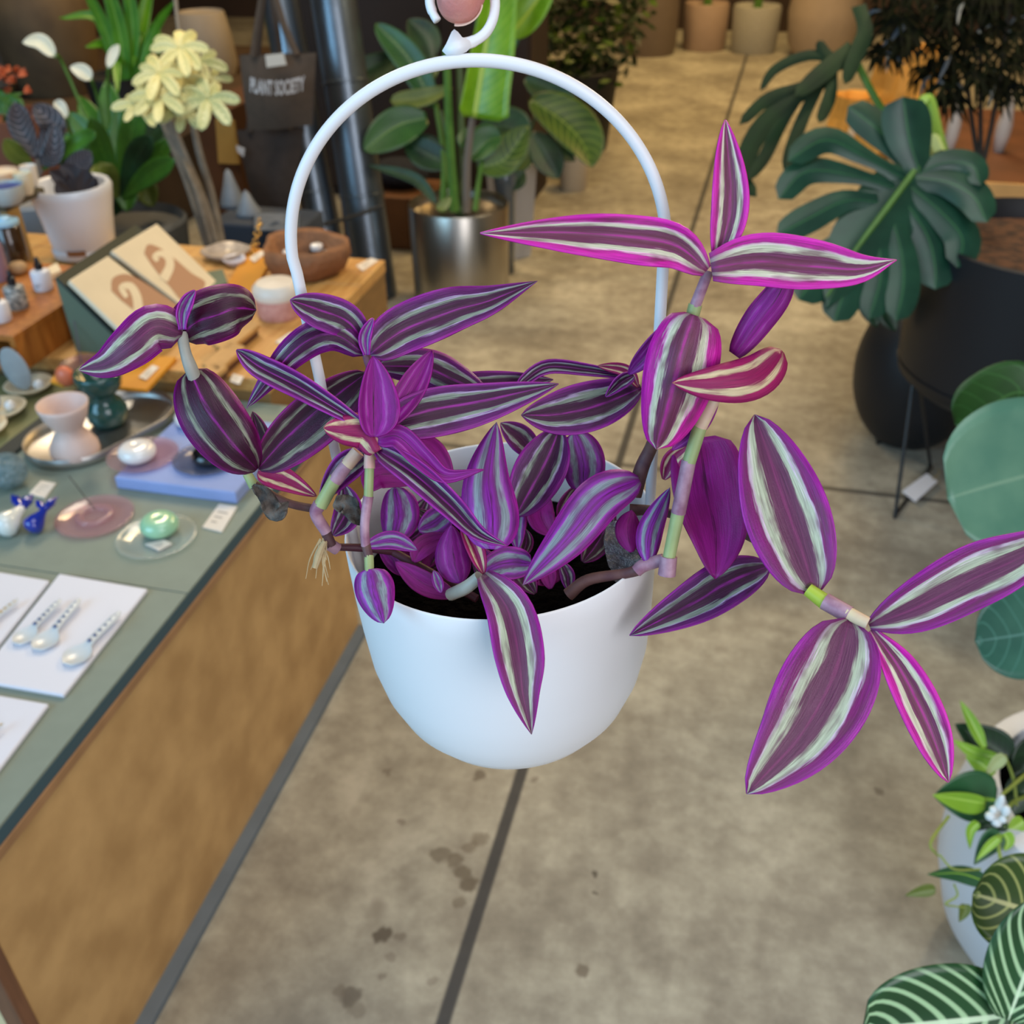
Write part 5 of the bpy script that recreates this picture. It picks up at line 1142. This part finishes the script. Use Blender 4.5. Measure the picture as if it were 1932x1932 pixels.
# --- right foreground: fig leaves, white bowl planter, philodendron, zebra plant
t = thing('broad_leaf_plant', Z(2120, 1500, 0), 'broad leaved plant reaching in from the right photo edge', 'plant')
obj('pot', B().lathe([(0, .0005), (.12, .0005), (.16, .34), (.15, .35), (.14, .32), (0, .31)], t.location, 32), M('graphite_pot', '3a3c3e', .6), t)
dF = 1.3
for q in [((2010, 900), 1.3), ((2000, 760), 1.4), ((1990, 1220), 1.3)]: stem(t, [(q[0][0], q[0][1], q[1], 8), (2090, 1050, q[1]+.05, 8), (2125, 1400, q[1]+.15, 9)], stemg)
lv(t, g_figd, [(2010, 800), (1930, 740), (1860, 770), (1802, 800)], 100, 66, 1.42, 1.4, peak=.6, tip=.5, fold=.2)
lv(t, g_fig, [(2060, 900), (1980, 890), (1890, 910), (1788, 940)], 150, 150, 1.3, 1.26, peak=.55, tip=.42, fold=.15, bw=.4)
lv(t, g_figb, [(2050, 1200), (1980, 1190), (1910, 1200), (1840, 1210)], 86, 96, 1.3, 1.27, peak=.55, tip=.55, fold=.2, bw=.4)
lv(t, g_lily, [(1990, 1120), (1930, 1150), (1862, 1192)], 46, 40, 1.36, peak=.5)
bw2 = M('white_fibre_bowl', 'd3d8de', .45, var=.04)
pz = None
for i in range(120):
    for j in range(60):
        c_ = Vector((.5+.003*i, .9+.008*j, 0))
        side = min(proj((c_.x+.215*math.cos(a*.1), c_.y+.215*math.sin(a*.1), .23))[0] for a in range(20, 46))
        rimy = proj((c_.x+.19*math.cos(2.2), c_.y+.19*math.sin(2.2), .362))
        e = abs(side-1776)+abs(rimy[1]-1345)*.7+abs(rimy[0]-1880)*.1
        if pz is None or e < be: be, pz = e, c_

t = thing('philodendron', pz, 'trailing green and lime philodendron in a big white bowl planter at the right edge', 'plant')
obj('bowl_planter', B().lathe([(0, .0005), (.11, .0005), (.135, .01), (.185, .09), (.21, .18), (.215, .26), (.205, .335), (.195, .36), (.19, .362), (.165, .362), (.162, .355), (.172, .30), (.17, .27), (0, .27)], pz, 64), bw2, t)
obj('soil', B().lathe([(0, .305), (.08, .303), (.166, .3), (.168, .285), (0, .284)], pz, 40), soil, t)
dP = 1.43
def pl(mt_, pts, wl, wr, d, d2=None, **k): lv(t, mt_, pts, wl, wr, d, d2 or d, **{**dict(peak=.32, tip=.95, bw=.4, fold=.3), **k})
pl(g_dark, [(1905, 1430), (1860, 1400), (1802, 1366)], 40, 36, dP+.02); pl(g_phill, [(1858, 1412), (1838, 1372), (1812, 1322)], 10, 13, dP-.01, peak=.45)
pl(g_phill, [(1885, 1430), (1840, 1420), (1798, 1396)], 13, 12, dP, peak=.4); pl(g_phill, [(1875, 1462), (1850, 1440), (1822, 1428)], 20, 16, dP)
pl(M('pale_bud', 'a9b478', .5), [(1896, 1426), (1878, 1442), (1860, 1462)], 13, 12, dP-.03)
pl(g_phil, [(1880, 1510), (1820, 1504), (1762, 1502)], 46, 52, dP-.03, dP-.05); pl(g_phill, [(1860, 1516), (1812, 1508), (1760, 1500)], 25, 14, dP-.05, dP-.07)
pl(g_dark, [(1902, 1562), (1862, 1556), (1826, 1572)], 10, 12, dP-.06); pl(g_phill, [(1846, 1552), (1832, 1568), (1830, 1602)], 10, 10, dP-.07)
pl(g_phil, [(1888, 1572), (1865, 1592), (1838, 1632)], 26, 20, dP-.08); pl(g_phill, [(1885, 1580), (1864, 1598), (1842, 1624)], 10, 8, dP-.09); pl(g_phill, [(1895, 1572), (1902, 1588), (1896, 1606)], 14, 16, dP-.08)
pl(g_phil, [(1862, 1664), (1810, 1648), (1750, 1650)], 18, 16, dP-.09, dP-.12, bw=.3); pl(g_olive, [(1765, 1678), (1740, 1682), (1708, 1690)], 12, 12, dP-.12); pl(g_olive, [(1822, 1706), (1820, 1720), (1810, 1740)], 12, 12, dP-.1)
pl(g_phill, [(1932, 1548), (1915, 1560), (1898, 1566)], 16, 16, dP-.05); pl(g_dark, [(1960, 1470), (1925, 1500), (1905, 1540)], 40, 36, dP+.02); pl(g_dark, [(1960, 1400), (1935, 1440), (1925, 1500)], 36, 30, dP+.06)
for pts in [[(1940, 1500, dP+.02, 4), (1905, 1520, dP-.02, 4), (1895, 1560, dP-.06, 3)], [(1896, 1426, dP-.02, 3), (1912, 1470, dP, 3), (1918, 1520, dP, 3)], [(1790, 1540, dP-.06, 3), (1756, 1590, dP-.1, 3), (1770, 1615, dP-.1, 2)], [(1882, 1575, dP-.08, 3), (1888, 1620, dP-.1, 4), (1908, 1660, dP-.11, 4)], [(1850, 1640, dP-.1, 2), (1800, 1640, dP-.12, 2), (1772, 1612, dP-.11, 2)], [(1800, 1668, dP-.11, 2), (1806, 1690, dP-.11, 2), (1784, 1706, dP-.11, 2), (1820, 1712, dP-.1, 1.5)], [(1960, 1440, dP+.05, 4), (1925, 1470, dP, 4), (1890, 1500, dP-.03, 3)]]: stem(t, pts, M('vine_stem', '8a9a44', .5), 'vine')
wf = B()
for x, y, w_, h_ in [(1886, 1516, 8, 22), (1868, 1540, 9, 8), (1880, 1552, 9, 7), (1898, 1530, 8, 12), (1874, 1528, 7, 7), (1892, 1546, 7, 7)]: wf.ball(D(x, y, dP-.07), w_/F*dP, n=10, sc=(1, 1, h_/w_))
obj('white_flower', wf, M('white_petal', 'dfe6e6', .5), t)
t = thing('zebra_plant', Z(2110, 2010, 0), 'zebra plant with white veined leaves at the lower right corner', 'plant')
obj('pot', B().lathe([(0, .0005), (.08, .0005), (.1, .2), (.095, .21), (.085, .19), (0, .18)], t.location, 32), M('terracotta_small', '8a553a', .7), t)
dZ = .86
lv(t, g_zeb, [(1912, 1914), (1830, 1924), (1730, 1934), (1628, 1942)], 138, 110, dZ, dZ-.02, peak=.5, tip=.42, bw=.3, fold=.2)
lv(t, g_zeb, [(1902, 1925), (1930, 1850), (1962, 1770), (1990, 1690)], 84, 90, dZ-.01, dZ-.03, peak=.5, tip=.6, bw=.3, fold=.2)
lv(t, g_zeb2, [(2040, 1745), (1960, 1725), (1900, 1706), (1836, 1686)], 86, 104, dZ+.06, dZ+.05, peak=.55, tip=.5, bw=.3, fold=.2)
stem(t, [(1912, 1916, dZ+.005, 8), (1990, 1960, dZ+.05, 9), (2080, 2000, dZ+.25, 10)], stemg)
stem(t, [(2040, 1745, dZ+.06, 7), (2080, 1850, dZ+.12, 8), (2095, 1990, dZ+.3, 9)], stemg)
# ================================================================== light and camera
w = bpy.data.worlds.new('daylight'); S.world = w; w.use_nodes = True
w.node_tree.nodes['Background'].inputs[0].default_value = (.62, .78, 1.0, 1); w.node_tree.nodes['Background'].inputs[1].default_value = .55
def area(name, loc, target, size, power, col, sy=None, spread=None):
    l = bpy.data.lights.new(name, 'AREA'); l.energy = power; l.color = col; l.shape = 'RECTANGLE'; l.size = size; l.size_y = sy or size
    if spread: l.spread = math.radians(spread)
    o = bpy.data.objects.new(name, l); COL.objects.link(o); o.location = loc
    o.rotation_euler = (Vector(target)-Vector(loc)).to_track_quat('-Z', 'Y').to_euler(); return o
area('shopfront_daylight', (-3.0, -2.0, 2.3), (-.3, 1.2, .7), 2.8, 120, (.34, .69, 1), 2.4)
area('shopfront_daylight_right', (1.7, -1.5, 2.1), (-.7, .9, .3), 1.8, 50, (.97, .95, 1), 2.0)
area('skylight', (.2, .8, 3.9), (.2, 1.2, 0), 2.2, 43, (.98, .97, .97), 2.2)
area('ceiling_lamp_warm', (.6, 5.8, 3.6), (.0, 5.8, 0), 1.0, 80, (1, .62, .22))
area('ceiling_lamp_back', (-.2, 8.2, 3.6), (-.2, 8.4, 0), 1.4, 110, (1, .68, .3))
fp, sp_ = Y(1800, 90, 3.1), Z(1530, 770, 0); lp = sp_+(fp-sp_)*2.3
area('spot_lamp_right', lp, sp_+Vector((.1, -.4, 0)), .18, 26, (1, .82, .55))
area('added_fill_left', (-3.0, 4.6, 3.6), (-3.0, 5.0, .5), .8, 70, (1, .72, .4))  # unseen warm fill, added to lift the dark pots at upper left
area('warm_area_over_table', (-1.9, 2.7, 2.5), (-1.5, 2.1, .6), .5, 17, (1, .88, .7))  # unseen warm area light high above the oak table, no lamp body
cd = bpy.data.cameras.new('camera'); cam = bpy.data.objects.new('camera', cd); COL.objects.link(cam)
cam.matrix_world = Matrix.Translation(CAM) @ R.to_4x4()
cd.sensor_width = 36; cd.lens = F/1932*36; cd.clip_start = .02
cd.dof.use_dof = True; cd.dof.focus_distance = .43; cd.dof.aperture_fstop = 14.5
S.camera = cam
S.view_settings.view_transform = 'Standard'; S.view_settings.look = 'None'; S.view_settings.gamma = 1; S.view_settings.exposure = 0
S.view_settings.use_curve_mapping = False
